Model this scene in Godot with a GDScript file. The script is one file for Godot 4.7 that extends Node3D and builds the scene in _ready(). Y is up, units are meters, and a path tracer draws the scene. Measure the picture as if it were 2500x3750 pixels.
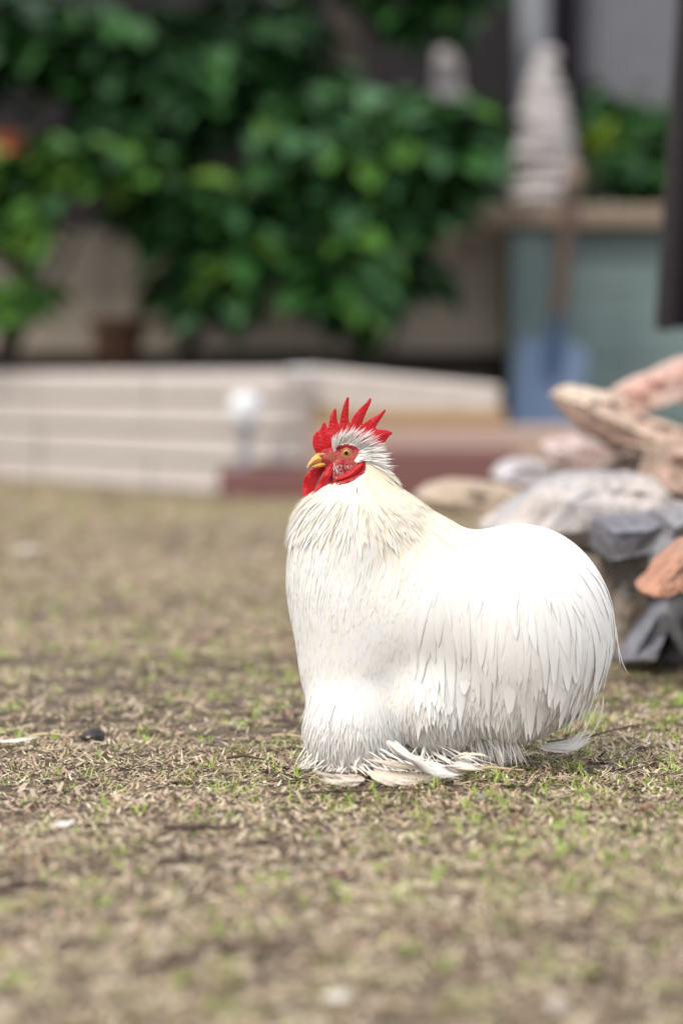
extends Node3D
# A white feather-footed bantam rooster on thin dry turf, garden walls and shrubs behind it. Units are metres, ground at y = 0.

const U = 0.00040518          # one modelling unit of the rooster, in metres
const COMB = [Vector2(-0.1288, 0.2910), Vector2(-0.1314, 0.2956), Vector2(-0.1323, 0.3014), Vector2(-0.1316, 0.3066), Vector2(-0.1291, 0.3108), Vector2(-0.1265, 0.3114), Vector2(-0.1242, 0.3150), Vector2(-0.1226, 0.3192), Vector2(-0.1210, 0.3203), Vector2(-0.1199, 0.3189), Vector2(-0.1192, 0.3164), Vector2(-0.1182, 0.3149), Vector2(-0.1173, 0.3163), Vector2(-0.1158, 0.3254), Vector2(-0.1129, 0.3315), Vector2(-0.1110, 0.3335), Vector2(-0.1100, 0.3312), Vector2(-0.1097, 0.3247), Vector2(-0.1087, 0.3192), Vector2(-0.1076, 0.3182), Vector2(-0.1069, 0.3195), Vector2(-0.1054, 0.3286), Vector2(-0.1032, 0.3364), Vector2(-0.1006, 0.3429), Vector2(-0.0993, 0.3437), Vector2(-0.0983, 0.3422), Vector2(-0.0985, 0.3338), Vector2(-0.0988, 0.3241), Vector2(-0.0982, 0.3192), Vector2(-0.0973, 0.3195), Vector2(-0.0934, 0.3273), Vector2(-0.0870, 0.3338), Vector2(-0.0811, 0.3396), Vector2(-0.0789, 0.3428), Vector2(-0.0774, 0.3413), Vector2(-0.0782, 0.3377), Vector2(-0.0821, 0.3293), Vector2(-0.0847, 0.3228), Vector2(-0.0859, 0.3192), Vector2(-0.0850, 0.3181), Vector2(-0.0772, 0.3241), Vector2(-0.0708, 0.3273), Vector2(-0.0662, 0.3312), Vector2(-0.0646, 0.3322), Vector2(-0.0641, 0.3306), Vector2(-0.0675, 0.3247), Vector2(-0.0714, 0.3189), Vector2(-0.0737, 0.3150), Vector2(-0.0727, 0.3136), Vector2(-0.0688, 0.3132), Vector2(-0.0636, 0.3127), Vector2(-0.0588, 0.3111), Vector2(-0.0578, 0.3095), Vector2(-0.0610, 0.3069), Vector2(-0.0643, 0.3020), Vector2(-0.0675, 0.2994), Vector2(-0.0740, 0.2956), Vector2(-0.0837, 0.2956), Vector2(-0.0934, 0.2975), Vector2(-0.1019, 0.2975), Vector2(-0.1097, 0.2949), Vector2(-0.1142, 0.2917), Vector2(-0.1161, 0.2897), Vector2(-0.1207, 0.2894), Vector2(-0.1252, 0.2897)]
const WATTLE_FAR = [Vector2(-0.1291, 0.2787), Vector2(-0.1356, 0.2748), Vector2(-0.1395, 0.2690), Vector2(-0.1414, 0.2618), Vector2(-0.1424, 0.2560), Vector2(-0.1417, 0.2515), Vector2(-0.1408, 0.2482), Vector2(-0.1369, 0.2502), Vector2(-0.1330, 0.2534), Vector2(-0.1298, 0.2593), Vector2(-0.1272, 0.2651), Vector2(-0.1233, 0.2716), Vector2(-0.1200, 0.2761), Vector2(-0.1200, 0.2800), Vector2(-0.1239, 0.2800)]
const WATTLE_NEAR = [Vector2(-0.1135, 0.2819), Vector2(-0.1161, 0.2806), Vector2(-0.1187, 0.2768), Vector2(-0.1213, 0.2729), Vector2(-0.1239, 0.2683), Vector2(-0.1265, 0.2638), Vector2(-0.1291, 0.2599), Vector2(-0.1310, 0.2560), Vector2(-0.1353, 0.2510), Vector2(-0.1291, 0.2534), Vector2(-0.1226, 0.2576), Vector2(-0.1181, 0.2631), Vector2(-0.1145, 0.2703), Vector2(-0.1122, 0.2768)]
const FOLD_NEAR = [Vector2(-0.0876, 0.2826), Vector2(-0.0934, 0.2787), Vector2(-0.0980, 0.2748), Vector2(-0.1032, 0.2712), Vector2(-0.1071, 0.2693), Vector2(-0.1122, 0.2661), Vector2(-0.1071, 0.2664), Vector2(-0.0993, 0.2683), Vector2(-0.0934, 0.2709), Vector2(-0.0889, 0.2745), Vector2(-0.0860, 0.2781), Vector2(-0.0847, 0.2826)]
const FOLD_LOW = [Vector2(-0.0847, 0.2829), Vector2(-0.0860, 0.2781), Vector2(-0.0886, 0.2748), Vector2(-0.0928, 0.2716), Vector2(-0.0993, 0.2687), Vector2(-0.1071, 0.2661), Vector2(-0.1032, 0.2631), Vector2(-0.0928, 0.2690), Vector2(-0.0863, 0.2735), Vector2(-0.0831, 0.2787)]
const BEAK_UPPER = [Vector2(-0.1259, 0.2917), Vector2(-0.1285, 0.2905), Vector2(-0.1330, 0.2865), Vector2(-0.1362, 0.2819), Vector2(-0.1377, 0.2781), Vector2(-0.1374, 0.2755), Vector2(-0.1356, 0.2769), Vector2(-0.1331, 0.2796), Vector2(-0.1278, 0.2822), Vector2(-0.1213, 0.2832), Vector2(-0.1161, 0.2826), Vector2(-0.1122, 0.2805), Vector2(-0.1087, 0.2799), Vector2(-0.1080, 0.2813), Vector2(-0.1122, 0.2836), Vector2(-0.1161, 0.2855), Vector2(-0.1207, 0.2871), Vector2(-0.1239, 0.2891)]
const BEAK_LOWER = [Vector2(-0.1351, 0.2779), Vector2(-0.1317, 0.2771), Vector2(-0.1272, 0.2777), Vector2(-0.1213, 0.2787), Vector2(-0.1161, 0.2800), Vector2(-0.1122, 0.2797), Vector2(-0.1090, 0.2796), Vector2(-0.1132, 0.2816), Vector2(-0.1213, 0.2829), Vector2(-0.1278, 0.2818), Vector2(-0.1327, 0.2796)]
const EARLOBE = [Vector2(-0.0938, 0.2842), Vector2(-0.0915, 0.2878), Vector2(-0.0889, 0.2904), Vector2(-0.0850, 0.2910), Vector2(-0.0818, 0.2897), Vector2(-0.0815, 0.2875), Vector2(-0.0837, 0.2852), Vector2(-0.0876, 0.2829), Vector2(-0.0915, 0.2819)]
const CERE = [Vector2(-0.1262, 0.2897), Vector2(-0.1246, 0.2913), Vector2(-0.1207, 0.2918), Vector2(-0.1187, 0.2904), Vector2(-0.1213, 0.2884), Vector2(-0.1246, 0.2881)]
const ROCKS = [
	["pink top slab", Vector3(0.505, 0.311, -1.450), 0.100, [Vector2(-0.087, 0.034), Vector2(-0.051, 0.055), Vector2(-0.012, 0.071), Vector2(0.018, 0.084), Vector2(0.067, 0.099), Vector2(0.106, 0.071), Vector2(0.093, 0.013), Vector2(0.054, 0.010), Vector2(0.018, 0.017), Vector2(-0.012, 0.013), Vector2(-0.048, 0.000), Vector2(-0.064, 0.000), Vector2(-0.082, 0.013)]],
	["cream point", Vector3(0.409, 0.239, -1.300), 0.110, [Vector2(-0.102, 0.100), Vector2(-0.087, 0.110), Vector2(-0.067, 0.114), Vector2(-0.042, 0.108), Vector2(-0.007, 0.105), Vector2(0.018, 0.080), Vector2(0.056, 0.063), Vector2(0.097, 0.050), Vector2(0.139, 0.038), Vector2(0.139, 0.000), Vector2(0.069, 0.018), Vector2(0.038, 0.013), Vector2(0.006, 0.020), Vector2(-0.032, 0.035), Vector2(-0.057, 0.050), Vector2(-0.077, 0.068), Vector2(-0.092, 0.080)]],
	["pink white", Vector3(0.408, 0.207, -1.700), 0.100, [Vector2(-0.083, 0.047), Vector2(-0.063, 0.059), Vector2(-0.027, 0.064), Vector2(0.003, 0.056), Vector2(0.031, 0.036), Vector2(0.065, 0.020), Vector2(0.093, 0.011), Vector2(0.093, 0.003), Vector2(0.029, 0.000), Vector2(-0.013, 0.003), Vector2(-0.052, 0.014), Vector2(-0.075, 0.031)]],
	["white lilac", Vector3(0.314, 0.176, -1.850), 0.090, [Vector2(-0.061, 0.023), Vector2(-0.050, 0.038), Vector2(-0.027, 0.049), Vector2(0.002, 0.049), Vector2(0.037, 0.043), Vector2(0.060, 0.032), Vector2(0.063, 0.020), Vector2(0.037, 0.009), Vector2(0.008, 0.000), Vector2(-0.021, 0.009), Vector2(-0.050, 0.012)]],
	["tan flat", Vector3(0.210, 0.143, -1.650), 0.120, [Vector2(-0.092, 0.033), Vector2(-0.070, 0.047), Vector2(-0.031, 0.054), Vector2(0.010, 0.052), Vector2(0.051, 0.047), Vector2(0.084, 0.036), Vector2(0.090, 0.025), Vector2(0.065, 0.008), Vector2(0.010, 0.000), Vector2(-0.042, 0.006), Vector2(-0.075, 0.014)]],
	["pale slab", Vector3(0.343, 0.132, -1.000), 0.140, [Vector2(-0.157, 0.033), Vector2(-0.122, 0.056), Vector2(-0.097, 0.070), Vector2(-0.076, 0.084), Vector2(-0.047, 0.097), Vector2(-0.019, 0.104), Vector2(0.015, 0.103), Vector2(0.050, 0.102), Vector2(0.073, 0.097), Vector2(0.096, 0.070), Vector2(0.121, 0.065), Vector2(0.165, 0.056), Vector2(0.165, 0.042), Vector2(0.096, 0.047), Vector2(0.050, 0.041), Vector2(0.004, 0.038), Vector2(0.000, 0.019), Vector2(-0.005, 0.006), Vector2(-0.019, 0.000), Vector2(-0.028, 0.006), Vector2(-0.053, 0.015), Vector2(-0.088, 0.022), Vector2(-0.122, 0.026)]],
	["pink brown", Vector3(0.454, 0.199, -1.050), 0.110, [Vector2(-0.040, 0.038), Vector2(-0.033, 0.059), Vector2(-0.023, 0.073), Vector2(-0.002, 0.076), Vector2(0.012, 0.078), Vector2(0.056, 0.083), Vector2(0.067, 0.027), Vector2(0.044, 0.001), Vector2(0.012, 0.000), Vector2(-0.014, 0.003), Vector2(-0.033, 0.010), Vector2(-0.047, 0.015)]],
	["slate left", Vector3(0.354, 0.142, -0.750), 0.100, [Vector2(-0.038, 0.043), Vector2(-0.004, 0.047), Vector2(0.041, 0.053), Vector2(0.039, 0.032), Vector2(0.028, 0.011), Vector2(0.013, 0.004), Vector2(-0.008, 0.004), Vector2(-0.032, 0.000), Vector2(-0.039, 0.006)]],
	["slate right", Vector3(0.403, 0.126, -0.700), 0.100, [Vector2(-0.019, 0.071), Vector2(0.014, 0.077), Vector2(0.054, 0.079), Vector2(0.058, 0.023), Vector2(0.014, 0.017), Vector2(-0.009, 0.006), Vector2(-0.026, 0.000), Vector2(-0.035, 0.012), Vector2(-0.032, 0.031), Vector2(-0.019, 0.050)]],
	["orange", Vector3(0.378, 0.109, -0.510), 0.070, [Vector2(-0.039, 0.012), Vector2(-0.029, 0.023), Vector2(-0.017, 0.039), Vector2(-0.004, 0.053), Vector2(0.012, 0.066), Vector2(0.045, 0.078), Vector2(0.053, 0.027), Vector2(0.039, 0.000), Vector2(0.012, 0.008), Vector2(-0.004, 0.014), Vector2(-0.013, 0.010), Vector2(-0.023, 0.005), Vector2(-0.035, 0.008)]],
	["brown behind", Vector3(0.333, 0.064, -0.870), 0.080, [Vector2(-0.030, 0.075), Vector2(-0.004, 0.070), Vector2(0.011, 0.053), Vector2(0.026, 0.035), Vector2(0.022, 0.009), Vector2(0.009, 0.000), Vector2(-0.008, 0.022), Vector2(-0.026, 0.055)]],
	["tan lower", Vector3(0.360, 0.010, -0.810), 0.080, [Vector2(-0.024, 0.041), Vector2(-0.022, 0.063), Vector2(-0.017, 0.084), Vector2(-0.009, 0.097), Vector2(0.009, 0.099), Vector2(0.022, 0.093), Vector2(0.028, 0.073), Vector2(0.024, 0.052), Vector2(0.009, 0.030), Vector2(-0.002, 0.000), Vector2(-0.017, 0.000)]],
	["blue slant", Vector3(0.381, 0.017, -0.730), 0.070, [Vector2(-0.041, 0.000), Vector2(-0.030, 0.025), Vector2(-0.017, 0.046), Vector2(-0.003, 0.067), Vector2(0.014, 0.080), Vector2(0.035, 0.078), Vector2(0.027, 0.059), Vector2(0.014, 0.042), Vector2(0.006, 0.025), Vector2(-0.005, 0.000)]],
	["black low", Vector3(0.420, 0.008, -0.810), 0.080, [Vector2(-0.039, 0.000), Vector2(-0.024, 0.026), Vector2(-0.011, 0.048), Vector2(0.002, 0.065), Vector2(0.017, 0.080), Vector2(0.028, 0.065), Vector2(0.019, 0.015), Vector2(0.010, 0.000)]],
	["grey right", Vector3(0.415, 0.021, -0.650), 0.090, [Vector2(-0.025, 0.057), Vector2(-0.019, 0.072), Vector2(-0.006, 0.082), Vector2(0.028, 0.088), Vector2(0.036, 0.018), Vector2(0.012, 0.000), Vector2(-0.006, 0.008), Vector2(-0.019, 0.031)]],
	["dark core", Vector3(0.436, -0.001, -1.170), 0.130, [Vector2(-0.099, 0.140), Vector2(-0.050, 0.142), Vector2(0.022, 0.145), Vector2(0.094, 0.147), Vector2(0.099, 0.005), Vector2(0.046, 0.000), Vector2(-0.038, 0.002), Vector2(-0.075, 0.039)]],
	["brown core", Vector3(0.429, 0.023, -1.500), 0.130, [Vector2(-0.009, 0.220), Vector2(0.050, 0.230), Vector2(0.161, 0.225), Vector2(0.169, 0.000), Vector2(0.076, 0.000), Vector2(-0.109, 0.000), Vector2(-0.146, 0.087), Vector2(-0.136, 0.140), Vector2(-0.056, 0.180)]],
]
const PLACED_FEATHERS = [
	[0.0122, 2, [Vector3(-0.0868, 0.0038, 0.085), Vector3(-0.0981, 0.0036, 0.115), Vector3(-0.1110, 0.0040, 0.120), Vector3(-0.1226, 0.0071, 0.105)]],
	[0.0138, 2, [Vector3(-0.0859, 0.0035, 0.090), Vector3(-0.0954, 0.0035, 0.120), Vector3(-0.1046, 0.0035, 0.128), Vector3(-0.1156, 0.0035, 0.122)]],
	[0.0122, 1, [Vector3(-0.0850, 0.0035, 0.095), Vector3(-0.0917, 0.0035, 0.122), Vector3(-0.0981, 0.0035, 0.130), Vector3(-0.1064, 0.0035, 0.130)]],
	[0.0105, 2, [Vector3(-0.0895, 0.0035, 0.075), Vector3(-0.1027, 0.0049, 0.100), Vector3(-0.1138, 0.0074, 0.110), Vector3(-0.1217, 0.0090, 0.100)]],
	[0.0178, 2, [Vector3(-0.0822, 0.0109, 0.100), Vector3(-0.0659, 0.0069, 0.118), Vector3(-0.0530, 0.0045, 0.120), Vector3(-0.0389, 0.0035, 0.112)]],
	[0.0138, 2, [Vector3(-0.0804, 0.0100, 0.100), Vector3(-0.0678, 0.0052, 0.122), Vector3(-0.0586, 0.0035, 0.125), Vector3(-0.0494, 0.0035, 0.122)]],
	[0.0122, 2, [Vector3(-0.0766, 0.0120, 0.095), Vector3(-0.0583, 0.0088, 0.110), Vector3(-0.0352, 0.0051, 0.110), Vector3(-0.0098, 0.0035, 0.100)]],
	[0.0105, 2, [Vector3(-0.0813, 0.0211, 0.100), Vector3(-0.0657, 0.0190, 0.110), Vector3(-0.0490, 0.0140, 0.108), Vector3(-0.0321, 0.0063, 0.100)]],
	[0.0162, 0, [Vector3(-0.0648, 0.0396, 0.112), Vector3(-0.0529, 0.0292, 0.116), Vector3(-0.0417, 0.0202, 0.112), Vector3(-0.0293, 0.0128, 0.100)]],
	[0.0105, 0, [Vector3(-0.0583, 0.0390, 0.108), Vector3(-0.0444, 0.0264, 0.110), Vector3(-0.0286, 0.0119, 0.106), Vector3(-0.0088, 0.0035, 0.100)]],
	[0.0122, 0, [Vector3(-0.0525, 0.0286, 0.100), Vector3(-0.0376, 0.0165, 0.100), Vector3(-0.0218, 0.0069, 0.098), Vector3(-0.0018, 0.0035, 0.090)]],
	[0.0105, 0, [Vector3(-0.0344, 0.0141, 0.085), Vector3(-0.0178, 0.0077, 0.092), Vector3(-0.0037, 0.0035, 0.090), Vector3(0.0068, 0.0035, 0.085)]],
	[0.0097, 0, [Vector3(-0.0310, 0.0145, 0.070), Vector3(-0.0145, 0.0114, 0.080), Vector3(-0.0014, 0.0049, 0.080), Vector3(0.0083, 0.0035, 0.075)]],
	[0.0081, 1, [Vector3(-0.0066, 0.0158, 0.065), Vector3(0.0049, 0.0209, 0.080), Vector3(0.0168, 0.0198, 0.085), Vector3(0.0238, 0.0122, 0.078)]],
	[0.0097, 0, [Vector3(-0.0068, 0.0128, 0.070), Vector3(0.0037, 0.0152, 0.085), Vector3(0.0129, 0.0138, 0.088), Vector3(0.0188, 0.0103, 0.084)]],
	[0.0097, 1, [Vector3(-0.0129, 0.0125, 0.080), Vector3(-0.0021, 0.0127, 0.090), Vector3(0.0072, 0.0113, 0.090), Vector3(0.0148, 0.0091, 0.088)]],
	[0.0186, 0, [Vector3(0.0808, 0.0168, -0.010), Vector3(0.1062, 0.0168, -0.010), Vector3(0.1194, 0.0219, -0.015), Vector3(0.1312, 0.0275, -0.020)]],
	[0.0162, 0, [Vector3(0.0810, 0.0173, 0.000), Vector3(0.1062, 0.0158, 0.000), Vector3(0.1194, 0.0190, -0.005), Vector3(0.1277, 0.0236, -0.010)]],
	[0.0138, 0, [Vector3(0.0782, 0.0183, 0.010), Vector3(0.1024, 0.0154, 0.010), Vector3(0.1126, 0.0166, 0.005), Vector3(0.1228, 0.0202, 0.000)]],
	[0.0045, 0, [Vector3(0.1459, 0.1334, 0.000), Vector3(0.1516, 0.1131, 0.000), Vector3(0.1556, 0.0969, 0.000), Vector3(0.1617, 0.0835, 0.000)]],
	[0.0049, 0, [Vector3(0.1432, 0.1465, 0.010), Vector3(0.1486, 0.1265, 0.012), Vector3(0.1512, 0.1061, 0.010), Vector3(0.1529, 0.0940, 0.010)]],
	[0.0049, 1, [Vector3(0.1360, 0.0671, 0.020), Vector3(0.1340, 0.0510, 0.020), Vector3(0.1268, 0.0350, 0.020), Vector3(0.1140, 0.0209, 0.020)]],
	[0.0049, 1, [Vector3(0.1310, 0.0644, 0.030), Vector3(0.1230, 0.0484, 0.030), Vector3(0.1150, 0.0324, 0.030), Vector3(0.1030, 0.0196, 0.030)]],
]
const CLUMPS_DARK = [[-0.91, 1.68, -7.45, 0.36, 0.24], [-0.60, 1.52, -7.35, 0.33, 0.28], [-1.21, 1.76, -7.45, 0.24, 0.22], [-0.33, 1.74, -7.55, 0.25, 0.21], [-0.82, 1.36, -7.45, 0.27, 0.15], [-1.66, 1.69, -7.55, 0.33, 0.33], [-0.11, 1.55, -7.65, 0.18, 0.15]]
const CLUMPS_LIGHT = [[-1.12, 1.15, -6.75, 0.23, 0.11], [-0.86, 1.17, -6.75, 0.19, 0.11], [-1.20, 0.93, -6.65, 0.13, 0.11], [-1.21, 0.68, -6.55, 0.15, 0.09], [-1.47, 1.07, -6.75, 0.25, 0.25], [-1.02, 1.21, -6.75, 0.13, 0.08]]
const CLUMPS_MID = [[-0.58, 0.99, -7.05, 0.29, 0.18], [-0.51, 0.72, -6.95, 0.20, 0.15], [-0.62, 1.06, -6.95, 0.21, 0.12], [-0.38, 0.85, -6.95, 0.18, 0.12]]
const CLUMPS_CENTRE = [[-0.11, 1.19, -7.15, 0.30, 0.20], [0.21, 1.25, -7.15, 0.28, 0.19], [0.00, 0.91, -7.15, 0.28, 0.21], [0.40, 1.39, -7.25, 0.20, 0.16], [0.11, 1.42, -7.35, 0.22, 0.14], [0.24, 1.04, -7.15, 0.23, 0.13], [-0.01, 0.69, -6.95, 0.16, 0.14], [-0.21, 1.41, -7.25, 0.18, 0.14], [0.48, 1.19, -7.15, 0.10, 0.13], [0.21, 0.81, -7.25, 0.14, 0.12]]
const CLUMPS_TOP = [[0.33, 1.93, -8.15, 0.19, 0.13], [0.27, 2.12, -8.15, 0.29, 0.14], [0.53, 2.07, -8.15, 0.18, 0.13]]
const CLUMPS_RIGHT = [[1.28, 1.26, -8.25, 0.23, 0.14], [1.07, 1.23, -8.25, 0.11, 0.11], [1.20, 1.36, -8.35, 0.20, 0.20], [1.38, 1.29, -8.35, 0.17, 0.14], [1.15, 1.57, -8.45, 0.15, 0.12], [1.56, 1.36, -8.35, 0.24, 0.24], [1.33, 1.54, -8.45, 0.15, 0.11]]

var rng := RandomNumberGenerator.new()
var noise := FastNoiseLite.new()
var M := {}
var taken := {}

# ------------------------------------------------------------------ naming helpers
func numbered(called: String) -> String:
	taken[called] = taken.get(called, -1) + 1
	return called if taken[called] == 0 else "%s_%03d" % [called, taken[called]]

func tag(o: Node, label: String, category := "", group := "", kind := "") -> Node:
	if label: o.set_meta("label", label)
	if category: o.set_meta("category", category)
	if group: o.set_meta("group", group)
	if kind: o.set_meta("kind", kind)
	return o

func thing(called: String, where: Vector3, label: String, category: String, group := "") -> Node3D:
	var o := Node3D.new()
	o.name = numbered(called)
	add_child(o)
	o.position = where
	tag(o, label, category, group)
	return o

func put(called: String, mesh: Mesh, material: Material, parent: Node = null) -> MeshInstance3D:
	var o := MeshInstance3D.new()
	o.name = called if parent else numbered(called)
	o.mesh = mesh
	o.material_override = material
	(parent if parent else self).add_child(o, true)
	return o

# ------------------------------------------------------------------ geometry helpers
func array_mesh(v: PackedVector3Array, n: PackedVector3Array, idx: PackedInt32Array, c := PackedColorArray()) -> ArrayMesh:
	var a := []
	a.resize(Mesh.ARRAY_MAX)
	a[Mesh.ARRAY_VERTEX] = v
	a[Mesh.ARRAY_NORMAL] = n
	a[Mesh.ARRAY_INDEX] = idx
	if c.size(): a[Mesh.ARRAY_COLOR] = c
	var m := ArrayMesh.new()
	m.add_surface_from_arrays(Mesh.PRIMITIVE_TRIANGLES, a)
	return m

# a box with chamfered edges
func box(size: Vector3, chamfer := 0.006) -> ArrayMesh:
	var h := size / 2.0
	var c := minf(chamfer, minf(h.x, minf(h.y, h.z)) * 0.45)
	var st := SurfaceTool.new()
	st.begin(Mesh.PRIMITIVE_TRIANGLES)
	st.set_smooth_group(-1)
	var pts := []
	for sx in [-1, 1]:
		for sy in [-1, 1]:
			for sz in [-1, 1]:
				var s := Vector3(sx, sy, sz)
				for k in 3:
					var q := s * (h - Vector3(c, c, c))
					q[k] = s[k] * h[k]
					pts.append(q)
	var corner := func(sx, sy, sz, k): return pts[((sx + 1) / 2 * 4 + (sy + 1) / 2 * 2 + (sz + 1) / 2) * 3 + k]
	for k in 3:
		var a := (k + 1) % 3
		var b := (k + 2) % 3
		for s in [-1, 1]:
			var quad := []
			for ab in [[-1, -1], [1, -1], [1, 1], [-1, 1]]:
				var v := [0, 0, 0]
				v[k] = s
				v[a] = ab[0]
				v[b] = ab[1]
				quad.append(corner.call(v[0], v[1], v[2], k))
			face(st, quad)
		for sa in [-1, 1]:
			for sb in [-1, 1]:
				var quad := []
				for e in [[-1, a], [1, a], [1, b], [-1, b]]:
					var v := [0, 0, 0]
					v[k] = e[0]
					v[a] = sa
					v[b] = sb
					quad.append(corner.call(v[0], v[1], v[2], e[1]))
				face(st, quad)
	for sx in [-1, 1]:
		for sy in [-1, 1]:
			for sz in [-1, 1]:
				face(st, [corner.call(sx, sy, sz, 0), corner.call(sx, sy, sz, 1), corner.call(sx, sy, sz, 2)])
	st.generate_normals()
	return st.commit()

# a convex face about the origin, wound clockwise as seen from outside
func face(st: SurfaceTool, q: Array) -> void:
	var n: Vector3 = (q[1] - q[0]).cross(q[2] - q[0])
	var mid := Vector3.ZERO
	for p in q: mid += p
	if n.dot(mid) > 0.0: q.reverse()
	for i in range(1, q.size() - 1):
		st.add_vertex(q[0])
		st.add_vertex(q[i])
		st.add_vertex(q[i + 1])

# a tube through points with a radius at each
func tube(pts: Array, radii: Array, sides := 10) -> ArrayMesh:
	var v := PackedVector3Array()
	var n := PackedVector3Array()
	var idx := PackedInt32Array()
	for i in pts.size():
		var t: Vector3 = (pts[mini(i + 1, pts.size() - 1)] - pts[maxi(i - 1, 0)]).normalized()
		var a := t.cross(Vector3.RIGHT if absf(t.x) < 0.8 else Vector3.UP).normalized()
		var b := t.cross(a)
		for k in sides:
			var w := TAU * k / sides
			var d := a * cos(w) + b * sin(w)
			v.append(pts[i] + d * radii[i])
			n.append(d)
	for i in pts.size() - 1:
		for k in sides:
			var p := i * sides + k
			var q := i * sides + (k + 1) % sides
			idx.append_array([p, p + sides, q, q, p + sides, q + sides])
	for e in [0, pts.size() - 1]:
		var base := v.size()
		var t: Vector3 = (pts[0] - pts[1]).normalized() if e == 0 else (pts[e] - pts[e - 1]).normalized()
		v.append(pts[e])
		n.append(t)
		for k in sides:
			v.append(v[e * sides + k])
			n.append(t)
		for k in sides:
			if e == 0: idx.append_array([base, base + 1 + k, base + 1 + (k + 1) % sides])
			else: idx.append_array([base, base + 1 + (k + 1) % sides, base + 1 + k])
	return array_mesh(v, n, idx)

# a lathe round y: profile of (radius, height)
func lathe(profile: Array, sides := 20) -> ArrayMesh:
	var st := SurfaceTool.new()
	st.begin(Mesh.PRIMITIVE_TRIANGLES)
	st.set_smooth_group(0)
	for i in profile.size() - 1:
		var a: Vector2 = profile[i]
		var b: Vector2 = profile[i + 1]
		for k in sides:
			var w := TAU * k / sides
			var x := TAU * (k + 1) / sides
			var q := [Vector3(a.x * cos(w), a.y, a.x * sin(w)), Vector3(a.x * cos(x), a.y, a.x * sin(x)), Vector3(b.x * cos(x), b.y, b.x * sin(x)), Vector3(b.x * cos(w), b.y, b.x * sin(w))]
			for t in [[0, 1, 2], [0, 2, 3]]:
				for j in t: st.add_vertex(q[j])
	st.index()
	st.generate_normals()
	return st.commit()

# surface nets over a grid of field values (negative inside)
func nets(vals: PackedFloat32Array, nx: int, ny: int, nz: int, org: Vector3, cell: float) -> Array:
	var v := PackedVector3Array()
	var n := PackedVector3Array()
	var idx := PackedInt32Array()
	var at := PackedInt32Array()
	at.resize(nx * ny * nz)
	at.fill(-1)
	var sy := nx
	var sz := nx * ny
	var off := [0, 1, sy, sy + 1, sz, sz + 1, sz + sy, sz + sy + 1]
	var edges := [[0, 1], [2, 3], [4, 5], [6, 7], [0, 2], [1, 3], [4, 6], [5, 7], [0, 4], [1, 5], [2, 6], [3, 7]]
	for k in nz - 1:
		for j in ny - 1:
			var row := k * sz + j * sy
			for i in nx - 1:
				var o := row + i
				var first := vals[o] < 0.0
				if first == (vals[o + 1] < 0.0) and first == (vals[o + sy] < 0.0) and first == (vals[o + sy + 1] < 0.0) and first == (vals[o + sz] < 0.0) and first == (vals[o + sz + 1] < 0.0) and first == (vals[o + sz + sy] < 0.0) and first == (vals[o + sz + sy + 1] < 0.0):
					continue
				var sum := Vector3.ZERO
				var count := 0
				for e in edges:
					var a := vals[o + off[e[0]]]
					var b := vals[o + off[e[1]]]
					if (a < 0.0) != (b < 0.0):
						var f := a / (a - b)
						var ca := Vector3(e[0] & 1, (e[0] >> 1) & 1, e[0] >> 2)
						var cb := Vector3(e[1] & 1, (e[1] >> 1) & 1, e[1] >> 2)
						sum += ca.lerp(cb, f)
						count += 1
				at[o] = v.size()
				v.append(org + (Vector3(i, j, k) + sum / count) * cell)
				var gx := vals[o + 1] + vals[o + 1 + sy] + vals[o + 1 + sz] + vals[o + 1 + sy + sz] - vals[o] - vals[o + sy] - vals[o + sz] - vals[o + sy + sz]
				var gy := vals[o + sy] + vals[o + 1 + sy] + vals[o + sy + sz] + vals[o + 1 + sy + sz] - vals[o] - vals[o + 1] - vals[o + sz] - vals[o + 1 + sz]
				var gz := vals[o + sz] + vals[o + 1 + sz] + vals[o + sy + sz] + vals[o + 1 + sy + sz] - vals[o] - vals[o + 1] - vals[o + sy] - vals[o + 1 + sy]
				n.append(Vector3(gx, gy, gz).normalized())
	for k in range(1, nz - 1):
		for j in range(1, ny - 1):
			var row := k * sz + j * sy
			for i in range(1, nx - 1):
				var o := row + i
				var s := vals[o] < 0.0
				if s != (vals[o + 1] < 0.0):
					quad(idx, at[o - sy - sz], at[o - sz], at[o], at[o - sy], s)
				if s != (vals[o + sy] < 0.0):
					quad(idx, at[o - 1 - sz], at[o - 1], at[o], at[o - sz], s)
				if s != (vals[o + sz] < 0.0):
					quad(idx, at[o - 1 - sy], at[o - sy], at[o], at[o - 1], s)
	return [v, n, idx]

func quad(idx: PackedInt32Array, a: int, b: int, c: int, d: int, s: bool) -> void:
	if a < 0 or b < 0 or c < 0 or d < 0: return
	if s: idx.append_array([a, c, b, a, d, c])
	else: idx.append_array([a, b, c, a, c, d])

# signed distance to a polygon, negative inside
func poly_sd(poly: Array, p: Vector2) -> float:
	var best := 1e9
	var inside := false
	var j := poly.size() - 1
	for i in poly.size():
		var a: Vector2 = poly[i]
		var b: Vector2 = poly[j]
		var e := b - a
		var w := p - a
		best = minf(best, (w - e * clampf(w.dot(e) / e.length_squared(), 0.0, 1.0)).length_squared())
		if (a.y > p.y) != (b.y > p.y) and p.x < e.x * (p.y - a.y) / e.y + a.x: inside = not inside
		j = i
	return -sqrt(best) if inside else sqrt(best)

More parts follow.
